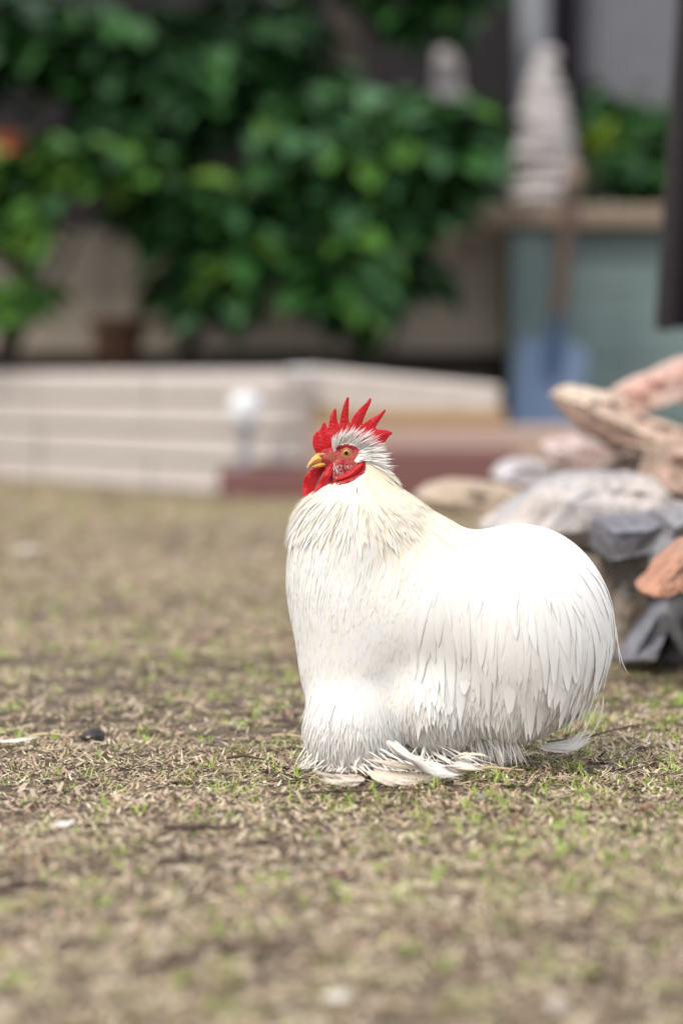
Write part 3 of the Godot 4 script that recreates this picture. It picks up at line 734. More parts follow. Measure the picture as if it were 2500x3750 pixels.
func build_plumage(hen: Node3D, roots: PackedVector3Array) -> void:
	var hackle := Plume.new()
	var saddle := Plume.new()
	var breast := Plume.new()
	var fluff := Plume.new()
	var face_hair := Plume.new()
	var hackle_edge := [[600, 1330], [700, 1372], [780, 1370], [860, 1362], [925, 1345], [955, 1300], [1010, 1250], [1070, 1205], [1200, 1190]]
	var order := []
	for p in roots: order.append(p)
	# a fixed shuffle
	for i in range(order.size() - 1, 0, -1):
		var j := rng.randi_range(0, i)
		var o = order[i]
		order[i] = order[j]
		order[j] = o
	var made := {"hackle": 0, "saddle": 0, "breast": 0, "fluff": 0, "single": 0}
	for turn in 3:
		for p0 in order:
			var p: Vector3 = p0 + Vector3(rng.randf_range(-1, 1), rng.randf_range(-1, 1), rng.randf_range(-1, 1)) * 0.0026
			var u := p.x / U + 1044.0
			var v := 1759.0 - p.y / U
			if p.z < -0.035 and turn > 0: continue
			if u < 838 and v < 1092 or u < 852 and v < 1048: continue
			var edge := edge_of(hackle_edge, u)
			var wob := Vector3(rng.randf_range(-0.14, 0.14), 0, rng.randf_range(-0.08, 0.08))
			if v < edge - 10.0:
				# neck hackle, long narrow feathers
				var room := edge - v
				var l := minf(rng.randf_range(85, 130), room + rng.randf_range(15, 50)) * U
				var near_head := clampf((1210.0 - v) / 110.0, 0.0, 1.0)
				var cream := clampf(rng.randf_range(-0.1, 0.6) + near_head * 0.5 + clampf((u - 850.0) / 300.0, -0.2, 0.3), 0.0, 0.95)
				if v > 1250: cream *= 0.55
				var hold := 0.8 if near_head < 0.5 else 0.55
				if u > 846 and v < 1105:
					hold = rng.randf_range(0.2, 0.5)
					l *= 0.75
				if room < 90: l = rng.randf_range(50, 105) * U
				var proud := rng.randf() < 0.09
				var f := lay(p, l, 7, hold, (rng.randf_range(1.2, 3.2) if proud else rng.randf_range(0.3, 1.3)) * U, wob, 4.0)
				hackle.add(f[0], f[1], (rng.randf_range(4.0, 8.0) if proud else rng.randf_range(10.0, 20.0)) * U * (0.45 if near_head > 0.6 else 1.0), 0, shade_white(cream * 0.9), shade_white(cream * 0.5), 0.06)
				made.hackle += 1
			elif u > 950.0 + (v - 1350.0) * 0.05 and v < 1540.0 + (u - 1000.0) * 0.12:
				if turn == 2: continue
				var stop := 1655.0 + 30.0 * sin(u * 0.023) + rng.randf_range(-90, 45)
				if u > 1250: stop += (u - 1250) * 0.12
				var l := minf(rng.randf_range(110, 220), maxf(stop - v, 50.0)) * U
				var low := smoothstep(1360.0, 1500.0, v)
				var proud: bool = turn == 0 and p.z > 0.0 and v > 1250 and made.single < 120 and rng.randf() < 0.14
				var f := lay(p, l, 8, lerpf(0.9, 0.5 if proud else 0.7, low), (rng.randf_range(2.5, 5.5) if proud else rng.randf_range(0.4, 1.8)) * U * (1.0 + 1.2 * low), wob * 0.9, 9.0)
				var cream := clampf(rng.randf_range(-0.3, 0.28), 0.0, 1.0)
				if proud:
					var one := Plume.new()
					one.add(f[0], f[1], rng.randf_range(16.0, 36.0) * U, 0, shade_white(cream * 0.5), shade_white(0.0), 0.14)
					put("feather", mesh_of(one), M.feather, hen)
					made.single += 1
				else:
					saddle.add(f[0], f[1], rng.randf_range(16.0, 34.0) * U, 0, shade_white(cream), shade_white(cream * 0.3), 0.05)
					made.saddle += 1
			elif v < 1570.0:
				if turn == 2: continue
				var l := rng.randf_range(70, 130) * U
				var f := lay(p, l, 6, 0.9, rng.randf_range(0.4, 2.0) * U, wob * 1.6, 6.0)
				var cream := clampf(rng.randf_range(-0.3, 0.3), 0.0, 1.0)
				breast.add(f[0], f[1], rng.randf_range(16.0, 34.0) * U, 0, shade_white(cream), shade_white(cream * 0.4), 0.04)
				made.breast += 1
			elif v < 1735.0:
				var l := rng.randf_range(50, 100) * U
				var wild := rng.randf() * rng.randf()
				var f := lay(p, l, 6, 0.6, (0.8 + 12.0 * wild * wild) * U, wob * (1.2 + 2.0 * wild), 10.0)
				var cream := clampf(rng.randf_range(-0.3, 0.35), 0.0, 1.0)
				fluff.add(f[0], f[1], (rng.randf_range(2.0, 5.0) if wild > 0.4 else rng.randf_range(5.0, 14.0)) * U, 0, shade_white(cream), shade_white(cream * 0.5), 0.08)
				made.fluff += 1
	# crown, brow and nape: short spiky feathers standing up in front of the comb's base
	var brow := [Vector2(762, 1036), Vector2(768, 1026), Vector2(782, 1019), Vector2(800, 1016), Vector2(818, 1022), Vector2(832, 1034), Vector2(842, 1050), Vector2(850, 1066)]
	var lean := [Vector2(-0.25, 1.0), Vector2(-0.05, 1.0), Vector2(0.2, 1.0), Vector2(0.45, 0.9), Vector2(0.75, 0.65), Vector2(0.95, 0.35), Vector2(1.0, 0.05), Vector2(0.97, -0.25)]
	for i in 560:
		var k := rng.randf() * 6.999
		var a := int(k)
		var q: Vector2 = brow[a].lerp(brow[a + 1], k - a)
		var d2: Vector2 = lean[a].lerp(lean[a + 1], k - a)
		var inward := rng.randf() * rng.randf()
		q += Vector2(d2.x, -d2.y) * inward * 22.0 + Vector2(rng.randf_range(-3, 3), rng.randf_range(-3, 3))
		var side := 1.0 if rng.randf() < 0.72 else -1.0
		var p := mp(q.x, q.y, side * 30.0)
		var d := head_sd(p, body_sd(p))
		for it in 2:
			p -= body_normal(p, body_sd(p)) * d
			d = head_sd(p, body_sd(p))
		var l := rng.randf_range(14, 46) * U * (0.55 + 0.75 * minf(1.0, k / 4.0))
		var dir := (Vector3(d2.x, d2.y, side * rng.randf_range(0.0, 0.35)) + Vector3(rng.randf_range(-0.25, 0.25), rng.randf_range(-0.25, 0.25), 0)).normalized()
		var pts := PackedVector3Array()
		var nrm := PackedVector3Array()
		for s in 5:
			pts.append(p)
			nrm.append(Vector3(-0.6, 0.7, side * 0.6).normalized())
			p += dir * l / 4.0
			dir = (dir + Vector3(0.09, -0.03, -0.03 * side)).normalized()
		face_hair.add(pts, nrm, rng.randf_range(1.8, 3.4) * U, 0, shade_white(0.15), shade_white(0.0), 0.3)
	# wisps over the ear lobe
	for i in 70:
		var p := mp(rng.randf_range(818, 842), rng.randf_range(1034, 1058), 0)
		p.z = skin_z(Vector2(p.x, p.y)) + 0.0012
		var dir := Vector3(1, rng.randf_range(-0.15, 0.5), 0.12).normalized()
		var l := rng.randf_range(10, 24) * U
		face_hair.add(PackedVector3Array([p, p + dir * l * 0.5 + Vector3(0, 0.0006, 0.0008), p + dir * l]), PackedVector3Array([Vector3(-0.2, 0.6, 0.8), Vector3(0, 0.6, 0.8), Vector3(0.2, 0.6, 0.8)]), rng.randf_range(1.5, 3.0) * U, 0, shade_white(0.1), shade_white(0.1), 0.2)
	# bristles on the cheek
	for i in 110:
		var round_a := rng.randf() * TAU
		var round_r := sqrt(rng.randf())
		var p := mp(788 + cos(round_a) * round_r * 30, 1076 + sin(round_a) * round_r * 24, 26)
		var d := body_sd(p)
		p -= body_normal(p, d) * (head_sd(p, d))
		var t := Vector3(rng.randf_range(-0.2, 0.6), -1, 0.35).normalized()
		var l := rng.randf_range(6, 12) * U
		face_hair.add(PackedVector3Array([p, p + t * l * 0.5, p + t * l + Vector3(0.0006, 0, 0)]), PackedVector3Array([Vector3.BACK, Vector3.BACK, Vector3.BACK]), 0.8 * U, 2, Color(0.75, 0.62, 0.58), Color(0.8, 0.76, 0.74), 0.3)
	# feathered feet and the loosest tail feathers
	var tones := [Color(0.82, 0.8, 0.77), Color(0.8, 0.72, 0.62), Color(0.68, 0.56, 0.44)]
	for f in PLACED_FEATHERS:
		var curve := Curve3D.new()
		var q: Array = f[2]
		for i in q.size():
			var h: Vector3 = (q[mini(i + 1, q.size() - 1)] - q[maxi(i - 1, 0)]) / 6.0
			curve.add_point(q[i], -h, h)
		for copy in (1 if f[0] < 0.006 else 5):
			var pts := PackedVector3Array()
			var nrm := PackedVector3Array()
			var l := curve.get_baked_length()
			var shift := Vector3(rng.randf_range(-0.014, 0.014), rng.randf_range(0.0, 0.005), rng.randf_range(-0.011, 0.006)) * (1.0 if copy else 0.0)
			for i in 10:
				var s := i / 9.0
				pts.append(curve.sample_baked(l * s, true) + shift * s)
				nrm.append(Vector3(rng.randf_range(-0.06, 0.06), 0.75, 0.65).normalized())
			var one := Plume.new()
			var tone: Color = tones[f[1]] * rng.randf_range(0.9, 1.03)
			var wide: float = f[0] * rng.randf_range(0.28, 0.55)
			if f[0] < 0.006:
				one.add(pts, nrm, wide, 0, tone, tones[0].lerp(tone, 0.6), 0.3)
			else:
				frayed(one, pts, nrm, wide, tone, tones[2], tones[0])
			put("feather", mesh_of(one), M.feather, hen)
	# long soft feathers that fall from the shanks and fan out over the toes
	var toes := Plume.new()
	for leg in [[806.0, 72.0, 460], [985.0, 62.0, 260], [826.0, -66.0, 120]]:
		for i in leg[2]:
			var a := rng.randf() * TAU
			var out := Vector3(cos(a), 0, sin(a) * 0.85)
			if leg[1] > 0 and out.z < -0.45: continue
			var high := rng.randf() * rng.randf()
			var small := 0.62 if leg[0] > 900.0 else 1.0
			var p := mp(leg[0], lerpf(1748, 1670, high), leg[1]) + out * lerpf(55, 92, high) * U * small
			var end := mp(leg[0], 1757, leg[1]) + out * rng.randf_range(80, 104 if out.x < -0.2 else 128) * U * small + Vector3(rng.randf_range(-0.016, 0.016), rng.randf_range(0.0005, 0.005), 0)
			if out.x > -0.2 and rng.randf() < 0.6: end += Vector3(rng.randf_range(0.01, 0.045), 0, 0.004)
			var pts := PackedVector3Array()
			var nrm := PackedVector3Array()
			var knee := p.lerp(end, 0.55) + out * rng.randf_range(2, 14) * U + Vector3(rng.randf_range(-0.006, 0.006), rng.randf_range(-0.002, 0.006), 0)
			for k in 8:
				var s := k / 7.0
				var q := p.lerp(knee, s).lerp(knee.lerp(end, s), s)
				q.y = maxf(q.y, 0.002)
				pts.append(q)
				nrm.append((out * 0.6 + Vector3(0, 0.9 + s * 1.2, 0.25)).normalized())
			var dirty := clampf(0.7 - high * 0.8 + rng.randf_range(-0.35, 0.45), 0.0, 1.0)
			var tone: Color = tones[0].lerp(tones[2], dirty)
			toes.add(pts, nrm, rng.randf_range(2.5, 9.0) * U, 0, tones[0].lerp(tone, 0.4), tone, 0.1)
	for i in 150:
		var p := mp(rng.randf_range(1075, 1165), rng.randf_range(1620, 1690), rng.randf_range(15, 75))
		var end := mp(0, rng.randf_range(1735, 1757), 0)
		end = Vector3(p.x + rng.randf_range(0.0, 0.022), end.y, p.z + rng.randf_range(-0.008, 0.008))
		var knee := p.lerp(end, 0.5) + Vector3(rng.randf_range(-0.005, 0.006), 0, rng.randf_range(0.0, 0.006))
		var pts := PackedVector3Array()
		var nrm := PackedVector3Array()
		for k in 7:
			var s := k / 6.0
			pts.append(p.lerp(knee, s).lerp(knee.lerp(end, s), s))
			nrm.append(Vector3(0, 0.3, 1).normalized())
		toes.add(pts, nrm, rng.randf_range(1.5, 4.5) * U, 0, tones[0], tones[0].lerp(tones[1], rng.randf()), 0.15)
	tag(put("toe_plumage", mesh_of(toes), M.feather, hen), "", "", "", "stuff")
	tag(put("hackle_plumage", mesh_of(hackle), M.feather, hen), "", "", "", "stuff")
	tag(put("saddle_plumage", mesh_of(saddle), M.feather, hen), "", "", "", "stuff")
	tag(put("breast_plumage", mesh_of(breast), M.feather, hen), "", "", "", "stuff")
	tag(put("leg_fluff", mesh_of(fluff), M.feather, hen), "", "", "", "stuff")
	tag(put("head_plumage", mesh_of(face_hair), M.feather, hen), "", "", "", "stuff")
	print(made)

# ------------------------------------------------------------------ ground
func ground_y(x: float, z: float) -> float:
	var k := 1.0 - smoothstep(3.0, 5.0, Vector2(x, z).length())
	return 0.008 * noise.get_noise_2d(x * 60.0, z * 60.0) * k + 0.006 * noise.get_noise_2d(x * 260.0, z * 260.0) * k - 0.004

func axis(inner: float, step: float) -> Array:
	var a := []
	var x := -inner
	while x <= inner + 0.0001:
		a.append(x)
		x += step
	for e in [4.0, 6.0, 9.0, 14.0, 25.0, 60.0]:
		a.append(e)
		a.append(-e)
	a.sort()
	return a

func build_ground() -> void:
	var xs := axis(2.6, 0.04)
	var st := SurfaceTool.new()
	st.begin(Mesh.PRIMITIVE_TRIANGLES)
	for z in xs:
		for x in xs:
			st.add_vertex(Vector3(x, ground_y(x, z), z))
	var n := xs.size()
	for j in n - 1:
		for i in n - 1:
			var a := j * n + i
			for k in [a, a + 1, a + n, a + 1, a + n + 1, a + n]: st.add_index(k)
	st.generate_normals()
	tag(put("ground", st.commit(), M.soil), "bare brown soil under thin dry turf", "ground", "", "structure")

func blade(st: Plume, at: Vector3, yaw: float, pitch: float, l: float, w: float, curl: float, c: Color) -> void:
	var f := Vector3(cos(yaw) * cos(pitch), sin(pitch), sin(yaw) * cos(pitch))
	var up := Vector3(-cos(yaw) * sin(pitch), cos(pitch), -sin(yaw) * sin(pitch))
	var side := f.cross(up)
	var b := st.v.size()
	var pts := [at, at + f * l * 0.55 + up * curl * l, at + f * l]
	for i in 3:
		var h: float = [w, w * 0.8, w * 0.12][i] * 0.5
		st.v.append_array([pts[i] - side * h, pts[i] + side * h])
		st.n.append_array([(up - side * 0.3).normalized(), (up + side * 0.3).normalized()])
		st.c.append_array([c, c])
	for i in 2:
		var a := b + i * 2
		st.idx.append_array([a, a + 3, a + 1, a, a + 2, a + 3])

var straw_count := 0

func straw_tone() -> Color:
	straw_count += 1
	var k := fmod(straw_count * 0.61803, 1.0)
	var c := Color(0.45, 0.34, 0.215)
	if k < 0.24: c = Color(0.74, 0.63, 0.46)
	elif k < 0.42: c = Color(0.24, 0.165, 0.115)
	elif k < 0.6: c = Color(0.06, 0.042, 0.03)
	elif k < 0.7: c = Color(0.47, 0.34, 0.265)
	elif k < 0.76: c = Color(0.31, 0.34, 0.12)
	return c * rng.randf_range(0.8, 1.2)

func scatter(called: String, label: String, meshes: Array, spots: Array) -> void:
	# spots: [mesh index, Transform3D]; the commonest variant is the object, the rest are its children
	var root: Node3D = null
	for k in meshes.size():
		var mine := spots.filter(func(s): return s[0] == k)
		var mm := MultiMesh.new()
		mm.transform_format = MultiMesh.TRANSFORM_3D
		mm.mesh = meshes[k]
		mm.instance_count = mine.size()
		for i in mine.size(): mm.set_instance_transform(i, mine[i][1])
		var o := MultiMeshInstance3D.new()
		o.multimesh = mm
		o.material_override = M.blade
		if root == null:
			o.name = called
			add_child(o)
			tag(o, label, "litter" if called == "leaf_litter" else "grass", "", "stuff")
			root = o
		else:
			o.name = "tufts"
			root.add_child(o, true)
			o.set_meta("kind", "stuff")

func build_turf() -> void:
	rng.seed = 4711
	var dry := []
	for k in 5:
		var p := Plume.new()
		for i in 16:
			var a := rng.randf() * TAU
			var r := sqrt(rng.randf()) * 0.016
			blade(p, Vector3(cos(a) * r, rng.randf_range(0.0, 0.004), sin(a) * r), rng.randf() * TAU, rng.randf_range(-0.15, 0.5), rng.randf_range(0.006, 0.015) * (1.7 if i < 2 else 1.0), rng.randf_range(0.0009, 0.0021), rng.randf_range(-0.04, 0.07), straw_tone())
		dry.append(mesh_of(p))
	var green := []
	for k in 4:
		var p := Plume.new()
		for i in 7:
			var a := rng.randf() * TAU
			var r := sqrt(rng.randf()) * 0.009
			var g := Color(0.17, 0.32, 0.035).lerp(Color(0.38, 0.46, 0.1), rng.randf()) * rng.randf_range(0.7, 1.15)
			blade(p, Vector3(cos(a) * r, 0.001, sin(a) * r), rng.randf() * TAU, rng.randf_range(0.3, 1.2), rng.randf_range(0.006, 0.014), rng.randf_range(0.001, 0.0019), rng.randf_range(0.0, 0.15), g)
		green.append(mesh_of(p))
	var spots := []
	var shoots := []
	for zone in [[1.25, -0.9, 5200.0, 0.95, 0.6], [-0.9, -2.4, 5200.0, 1.2, 0.9], [-2.4, -6.6, 2400.0, 1.6, 1.3]]:
		var z: float = zone[0]
		var row := 0.1
		while z > zone[1]:
			var half: float = (2.25 - z) * 0.1412 + zone[4]
			var count := int(row * half * 2.0 * zone[2])
			for i in count:
				var x := rng.randf_range(-half, half)
				var zz := z - rng.randf() * row
				if zz < -5.0 and x > -0.4 or zz < -5.4 + (x + 0.4) * 1.4 and x <= -0.4: continue
				var bare := noise.get_noise_2d(x * 45.0 + 300.0, zz * 45.0)
				var y := ground_y(x, zz)
				if rng.randf() > (0.3 if zz > -0.9 else 0.5) + smoothstep(-0.3, 0.25, bare) * 0.84: continue
				var s: float = zone[3] * rng.randf_range(0.75, 1.3)
				var b := Basis(Vector3.UP, rng.randf() * TAU).scaled(Vector3(s, s * rng.randf_range(0.6, 1.3), s))
				spots.append([rng.randi_range(0, 4), Transform3D(b, Vector3(x, y, zz))])
				var lush := noise.get_noise_2d(x * 28.0, zz * 28.0 + 500.0)
				if rng.randf() < (0.13 + 0.87 * smoothstep(-0.12, 0.25, lush)) * (1.0 if zz > -2.0 else 0.4 if zz > -3.2 else 0.15):
					shoots.append([rng.randi_range(0, 3), Transform3D(b.scaled(Vector3.ONE * 0.9), Vector3(x + 0.004, y, zz))])
			z -= row
	var flakes := []
	for k in 6:
		var p := Plume.new()
		var tone: Color = [Color(0.07, 0.045, 0.03), Color(0.3, 0.19, 0.13), Color(0.42, 0.33, 0.25), Color(0.4, 0.25, 0.19), Color(0.13, 0.085, 0.06), Color(0.36, 0.25, 0.19)][k]
		for i in 3:
			var a := rng.randf() * TAU
			blade(p, Vector3(cos(a), 0, sin(a)) * 0.012 + Vector3(0, 0.005, 0), rng.randf() * TAU, rng.randf_range(-0.15, 0.3), rng.randf_range(0.008, 0.02), rng.randf_range(0.002, 0.0045), rng.randf_range(0.05, 0.3), tone * rng.randf_range(0.8, 1.2))
		flakes.append(mesh_of(p))
	var bits := []
	for s in spots:
		if rng.randf() < 0.1: bits.append([rng.randi_range(0, 5), Transform3D(s[1].basis.scaled(Vector3.ONE * rng.randf_range(0.6, 1.3)), s[1].origin)])
	scatter("leaf_litter", "broken bits of dead leaf and bark scattered in the dry grass", flakes, bits)
	scatter("dry_grass", "matted straw-coloured dry grass over the whole yard", dry, spots)
	scatter("green_grass", "short green shoots growing in patches through the dry grass", green, shoots)
	print("turf ", spots.size(), " ", shoots.size())

# ------------------------------------------------------------------ rocks
const ROCK_LOOK = {
	"pink top slab": ["pink slab tilted on top of the rock pile", Color(0.6, 0.47, 0.42), Color(0.55, 0.3, 0.24)],
	"cream point": ["cream and pink pointed rock jutting from the pile towards the blue shovel", Color(0.6, 0.49, 0.4), Color(0.52, 0.34, 0.28)],
	"pink white": ["long pinkish white rock lying below the cream pointed rock", Color(0.6, 0.5, 0.49), Color(0.42, 0.26, 0.22)],
	"white lilac": ["small lilac white rock in front of the red kerb", Color(0.55, 0.53, 0.58), Color(0.48, 0.46, 0.46)],
	"tan flat": ["flat tan rock at the far end of the pile, behind the rooster's neck", Color(0.5, 0.4, 0.31), Color(0.42, 0.34, 0.29)],
	"pale slab": ["large pale slab of cream and grey above the rooster's tail", Color(0.55, 0.49, 0.46), Color(0.38, 0.38, 0.4)],
	"pink brown": ["pink brown rounded rock above the grey slate blocks", Color(0.52, 0.36, 0.29), Color(0.3, 0.22, 0.17)],
	"slate left": ["blue grey slate block under the edge of the pale slab", Color(0.22, 0.22, 0.25), Color(0.14, 0.14, 0.16)],
	"slate right": ["grey slate block above the orange rock", Color(0.27, 0.27, 0.29), Color(0.2, 0.2, 0.22)],
	"orange": ["rough orange pink rock pointing out of the front of the pile", Color(0.5, 0.25, 0.17), Color(0.42, 0.27, 0.2)],
	"brown behind": ["brown grey rock half hidden behind the rooster's back", Color(0.3, 0.25, 0.21), Color(0.22, 0.18, 0.15)],
	"tan lower": ["tan and grey rock low in the pile beside the rooster's tail", Color(0.36, 0.28, 0.21), Color(0.26, 0.23, 0.21)],
	"blue slant": ["blue grey slab slanting down to the turf", Color(0.25, 0.26, 0.3), Color(0.17, 0.17, 0.2)],
	"black low": ["grey slate rock in the gap at the foot of the pile", Color(0.2, 0.2, 0.22), Color(0.15, 0.15, 0.165)],
	"grey right": ["mottled grey rock below the orange rock", Color(0.2, 0.2, 0.21), Color(0.13, 0.12, 0.12)],
	"dark core": ["brown grey rock deep in the gap below the slate blocks", Color(0.3, 0.25, 0.21), Color(0.22, 0.19, 0.17)],
	"brown core": ["big brown rock deep in the middle of the pile", Color(0.36, 0.28, 0.23), Color(0.27, 0.21, 0.18)],
}

func build_rocks() -> void:
	for k in ROCKS:
		var look: Array = ROCK_LOOK[k[0]]
		var outline: Array = k[3]
		var hz: float = k[2]
		var far: Vector3 = k[1] * 300.0
		# split long edges so that the outline is chipped
		var poly := PackedVector2Array()
		for i in outline.size():
			var a: Vector2 = outline[i]
			var b: Vector2 = outline[(i + 1) % outline.size()]
			poly.append(a)
			var parts := int(a.distance_to(b) / 0.035)
			for s in parts: poly.append(a.lerp(b, (s + 1.0) / (parts + 1.0)) + Vector2(rng.randf_range(-1, 1), rng.randf_range(-1, 1)) * 0.004)
		var centre := Vector2.ZERO
		for p in poly: centre += p / poly.size()
		# rings from front to back: [depth, scale, drop]
		var rings := []
		for r in [[1.0, 0.72, -0.004], [0.82, 0.9, -0.002], [0.5, 0.99, 0.0], [-0.1, 1.0, 0.0], [-0.65, 0.97, 0.002], [-1.0, 0.74, 0.004]]:
			var ring := []
			for p in poly:
				var q: Vector2 = centre + (p - centre) * (r[1] + rng.randf_range(-0.025, 0.025)) + Vector2(0, r[2])
				ring.append(Vector3(q.x, q.y, hz * r[0] + rng.randf_range(-0.12, 0.12) * hz))
			rings.append(ring)
		var st := SurfaceTool.new()
		st.begin(Mesh.PRIMITIVE_TRIANGLES)
		st.set_smooth_group(-1)
		var mid := Vector3(centre.x, centre.y, 0)
		var n := poly.size()
		for r in rings.size() - 1:
			for i in n:
				var q := [rings[r][i], rings[r][(i + 1) % n], rings[r + 1][(i + 1) % n], rings[r + 1][i]]
				rock_tri(st, look, far, mid, [q[0], q[1], q[2]])
				rock_tri(st, look, far, mid, [q[0], q[2], q[3]])
		for e in [0, rings.size() - 1]:
			var flat := PackedVector2Array()
			for p in rings[e]: flat.append(Vector2(p.x, p.y))
			var tri := Geometry2D.triangulate_polygon(flat)
			for i in range(0, tri.size(), 3):
				rock_tri(st, look, far, Vector3(mid.x, mid.y, 0), [rings[e][tri[i]], rings[e][tri[i + 1]], rings[e][tri[i + 2]]], Vector3(0, 0, 1 if e == 0 else -1))
		st.generate_normals()
		var o := put("rock", st.commit(), M.rock)
		o.position = k[1]
		tag(o, look[0], "rock", "rocks in the pile")

# one flat chip of a rock's surface, facing outwards
func rock_tri(st: SurfaceTool, look: Array, far: Vector3, mid: Vector3, q: Array, outward := Vector3.ZERO) -> void:
	var n: Vector3 = (q[1] - q[0]).cross(q[2] - q[0])
	var to: Vector3 = outward if outward != Vector3.ZERO else (q[0] + q[1] + q[2]) / 3.0 - mid
	if n.dot(to) > 0.0: q.reverse()
	for p in q:
		var t := noise.get_noise_3dv(Vector3(p.x * 500.0, p.y * 1400.0, p.z * 500.0) + far) * 1.6 + 0.5
		var col: Color = look[1].lerp(look[2], clampf(t, 0.0, 1.0)) * 1.1
		st.set_color(col)
		st.add_vertex(p)

# ------------------------------------------------------------------ garden behind
func at_block(called: String, size: Vector3, where: Vector3, m: Material, parent: Node, turn := 0.0, chamfer := 0.006) -> MeshInstance3D:
	var o := put(called, box(size, chamfer), m, parent)
	o.position = where
	o.rotation.y = turn
	return o

func build_walls() -> void:
	# low wall of pale sleepers, running from far on one side towards the lamp
	var a := Vector3(-1.257, 0, -6.65)
	var dir := Vector3(0.581, 0, 0.814)
	var back := Vector3(0.814, 0, -0.581)
	var turn := -atan2(dir.z, dir.x)
	var wall := thing("sleeper_wall", a, "low retaining wall of four courses of pale sleepers behind the yard", "wall")
	var joints := [-5.84, -5.07, -4.31, -3.54, -2.77, -2.0, -1.24, -0.472, 0.295, 1.062, 1.84]
	for course in 4:
		for i in joints.size() - 1:
			var l: float = joints[i + 1] - joints[i]
			var mid: float = (joints[i] + joints[i + 1]) / 2
			at_block("sleeper", Vector3(l - 0.012, 0.088, 0.1), dir * mid + back * (0.05 + rng.randf_range(-0.006, 0.006)) + Vector3(0, 0.047 + course * 0.1015, 0), M.sleeper, wall, turn, 0.005)
	# stepped wall on the other side of the lamp
	var step := thing("timber_kerb", Vector3(0, 0, -5.08), "red brown timber kerb in front of the tan and pale stepped wall", "kerb")
	at_block("timber", Vector3(0.44, 0.095, 0.12), Vector3(-0.15, 0.0475, 0), M.red_timber, step)
	at_block("timber", Vector3(0.46, 0.155, 0.12), Vector3(0.3, 0.0775, -0.01), M.red_timber, step)
	var w2 := thing("stepped_wall", Vector3(0, 0, -5.3), "stepped wall of tan, ochre and pale sleepers behind the red kerb", "wall")
	at_block("tan_sleeper", Vector3(0.9, 0.22, 0.14), Vector3(0.3, 0.11, 0), M.tan_timber, w2)
	at_block("ochre_sleeper", Vector3(0.68, 0.05, 0.13), Vector3(0.17, 0.2465, -0.02), M.ochre_timber, w2)
	var pale := at_block("pale_sleeper", Vector3(0.62, 0.13, 0.1), Vector3(0.185, 0.312, -0.035), M.sleeper, w2, 0, 0.012)
	pale.rotation.z = -0.1
	at_block("pale_post", Vector3(0.085, 0.37, 0.1), Vector3(-0.135, 0.185, 0.012), M.sleeper, w2)
	at_block("post_cap", Vector3(0.075, 0.03, 0.09), Vector3(-0.135, 0.386, 0.012), M.white_plastic, w2, 0, 0.01)
	# lamp on a stake
	var lamp := thing("garden_lamp", Vector3(-0.292, 0.0955, -5.06), "small white garden lamp on a grey stake by the red kerb", "lamp")
	put("stake", tube([Vector3.ZERO, Vector3(0, 0.126, 0)], [0.02, 0.018], 12), M.grey_metal, lamp)
	put("head", lathe([Vector2(0.0, 0.125), Vector2(0.032, 0.127), Vector2(0.045, 0.145), Vector2(0.047, 0.2), Vector2(0.038, 0.225), Vector2(0.0, 0.233)], 20), M.white_plastic, lamp)
	# soil of the raised beds
	var bed := at_block("soil_bed", Vector3(5.05, 0.37, 1.0), Vector3(-1.975, 0.185, -7.35), M.bed, null)
	tag(bed, "dark soil of the raised bed under the shrubs", "soil", "", "structure")
	var bed2 := at_block("soil_bed", Vector3(2.6, 0.175, 2.2), Vector3(1.35, 0.0875, -6.5), M.bed, null)
	tag(bed2, "dark soil the blue shovel stands in", "soil", "", "structure")
	# beige panel wall and teal boards
	var beige := thing("panel_wall", Vector3(0, 0, -7.9), "beige panel wall behind the shrubs", "wall")
	at_block("plinth", Vector3(4.2, 0.1, 0.06), Vector3(-1.42, 0.43, -0.02), M.bark, beige)
	for j in 2:
		for i in 5:
			at_block("panel", Vector3(0.834, 0.252, 0.06), Vector3(0.265 - i * 0.84, 0.61 + j * 0.256, 0), M.beige, beige, 0, 0.004)
	var teal := thing("board_planter", Vector3(0, 0, -7.75), "teal painted board planter with a timber capping", "planter")
	for j in 3:
		at_block("board", Vector3(1.6, 0.276, 0.04), Vector3(1.49, 0.313 + j * 0.28, 0), M.teal, teal, 0, 0.006)
	at_block("corner_post", Vector3(0.15, 0.82, 0.06), Vector3(0.765, 0.585, 0.052), M.teal, teal)
	at_block("capping", Vector3(1.95, 0.085, 0.2), Vector3(1.38, 1.036, 0.02), M.cap_timber, teal, 0, 0.01)
	# soil box behind the planter's capping, and the fence that closes the garden
	var fill := at_block("planter_soil", Vector3(6.5, 0.95, 1.6), Vector3(0.3, 0.5, -8.85), M.bed, null)
	tag(fill, "dark soil filling the upper beds", "soil", "", "structure")
	var fence := thing("board_fence", Vector3(-1.6, 0, -10.3), "tall dark board fence closing the garden behind the shrubs", "fence")
	for i in 38:
		at_block("board", Vector3(0.21, 3.2, 0.02), Vector3(-4.6 + i * 0.2, 1.6, 0.024 * (i % 2) + rng.randf_range(-0.001, 0.001)), M.dark_fence, fence, 0, 0.004)
	var house := thing("grey_building", Vector3(3.02, 0, -10.2), "grey rendered building wall behind the right-hand plants", "building")
	at_block("wall", Vector3(3.0, 3.4, 0.2), Vector3(-0.3, 1.7, 0), M.grey_wall, house)
	at_block("corner_board", Vector3(0.13, 3.4, 0.1), Vector3(-1.885, 1.7, 0.17), M.black_paint, house)
	var pole := thing("metal_post", Vector3(0.846, 0.975, -8.45), "light grey metal post rising behind the pale stone stack", "post")
	put("shaft", tube([Vector3.ZERO, Vector3(0, 2.0, 0)], [0.07, 0.07], 20), M.grey_metal, pole)
	put("collar", tube([Vector3(0, 0.0, 0), Vector3(0, 0.05, 0)], [0.095, 0.09], 20), M.grey_metal, pole)

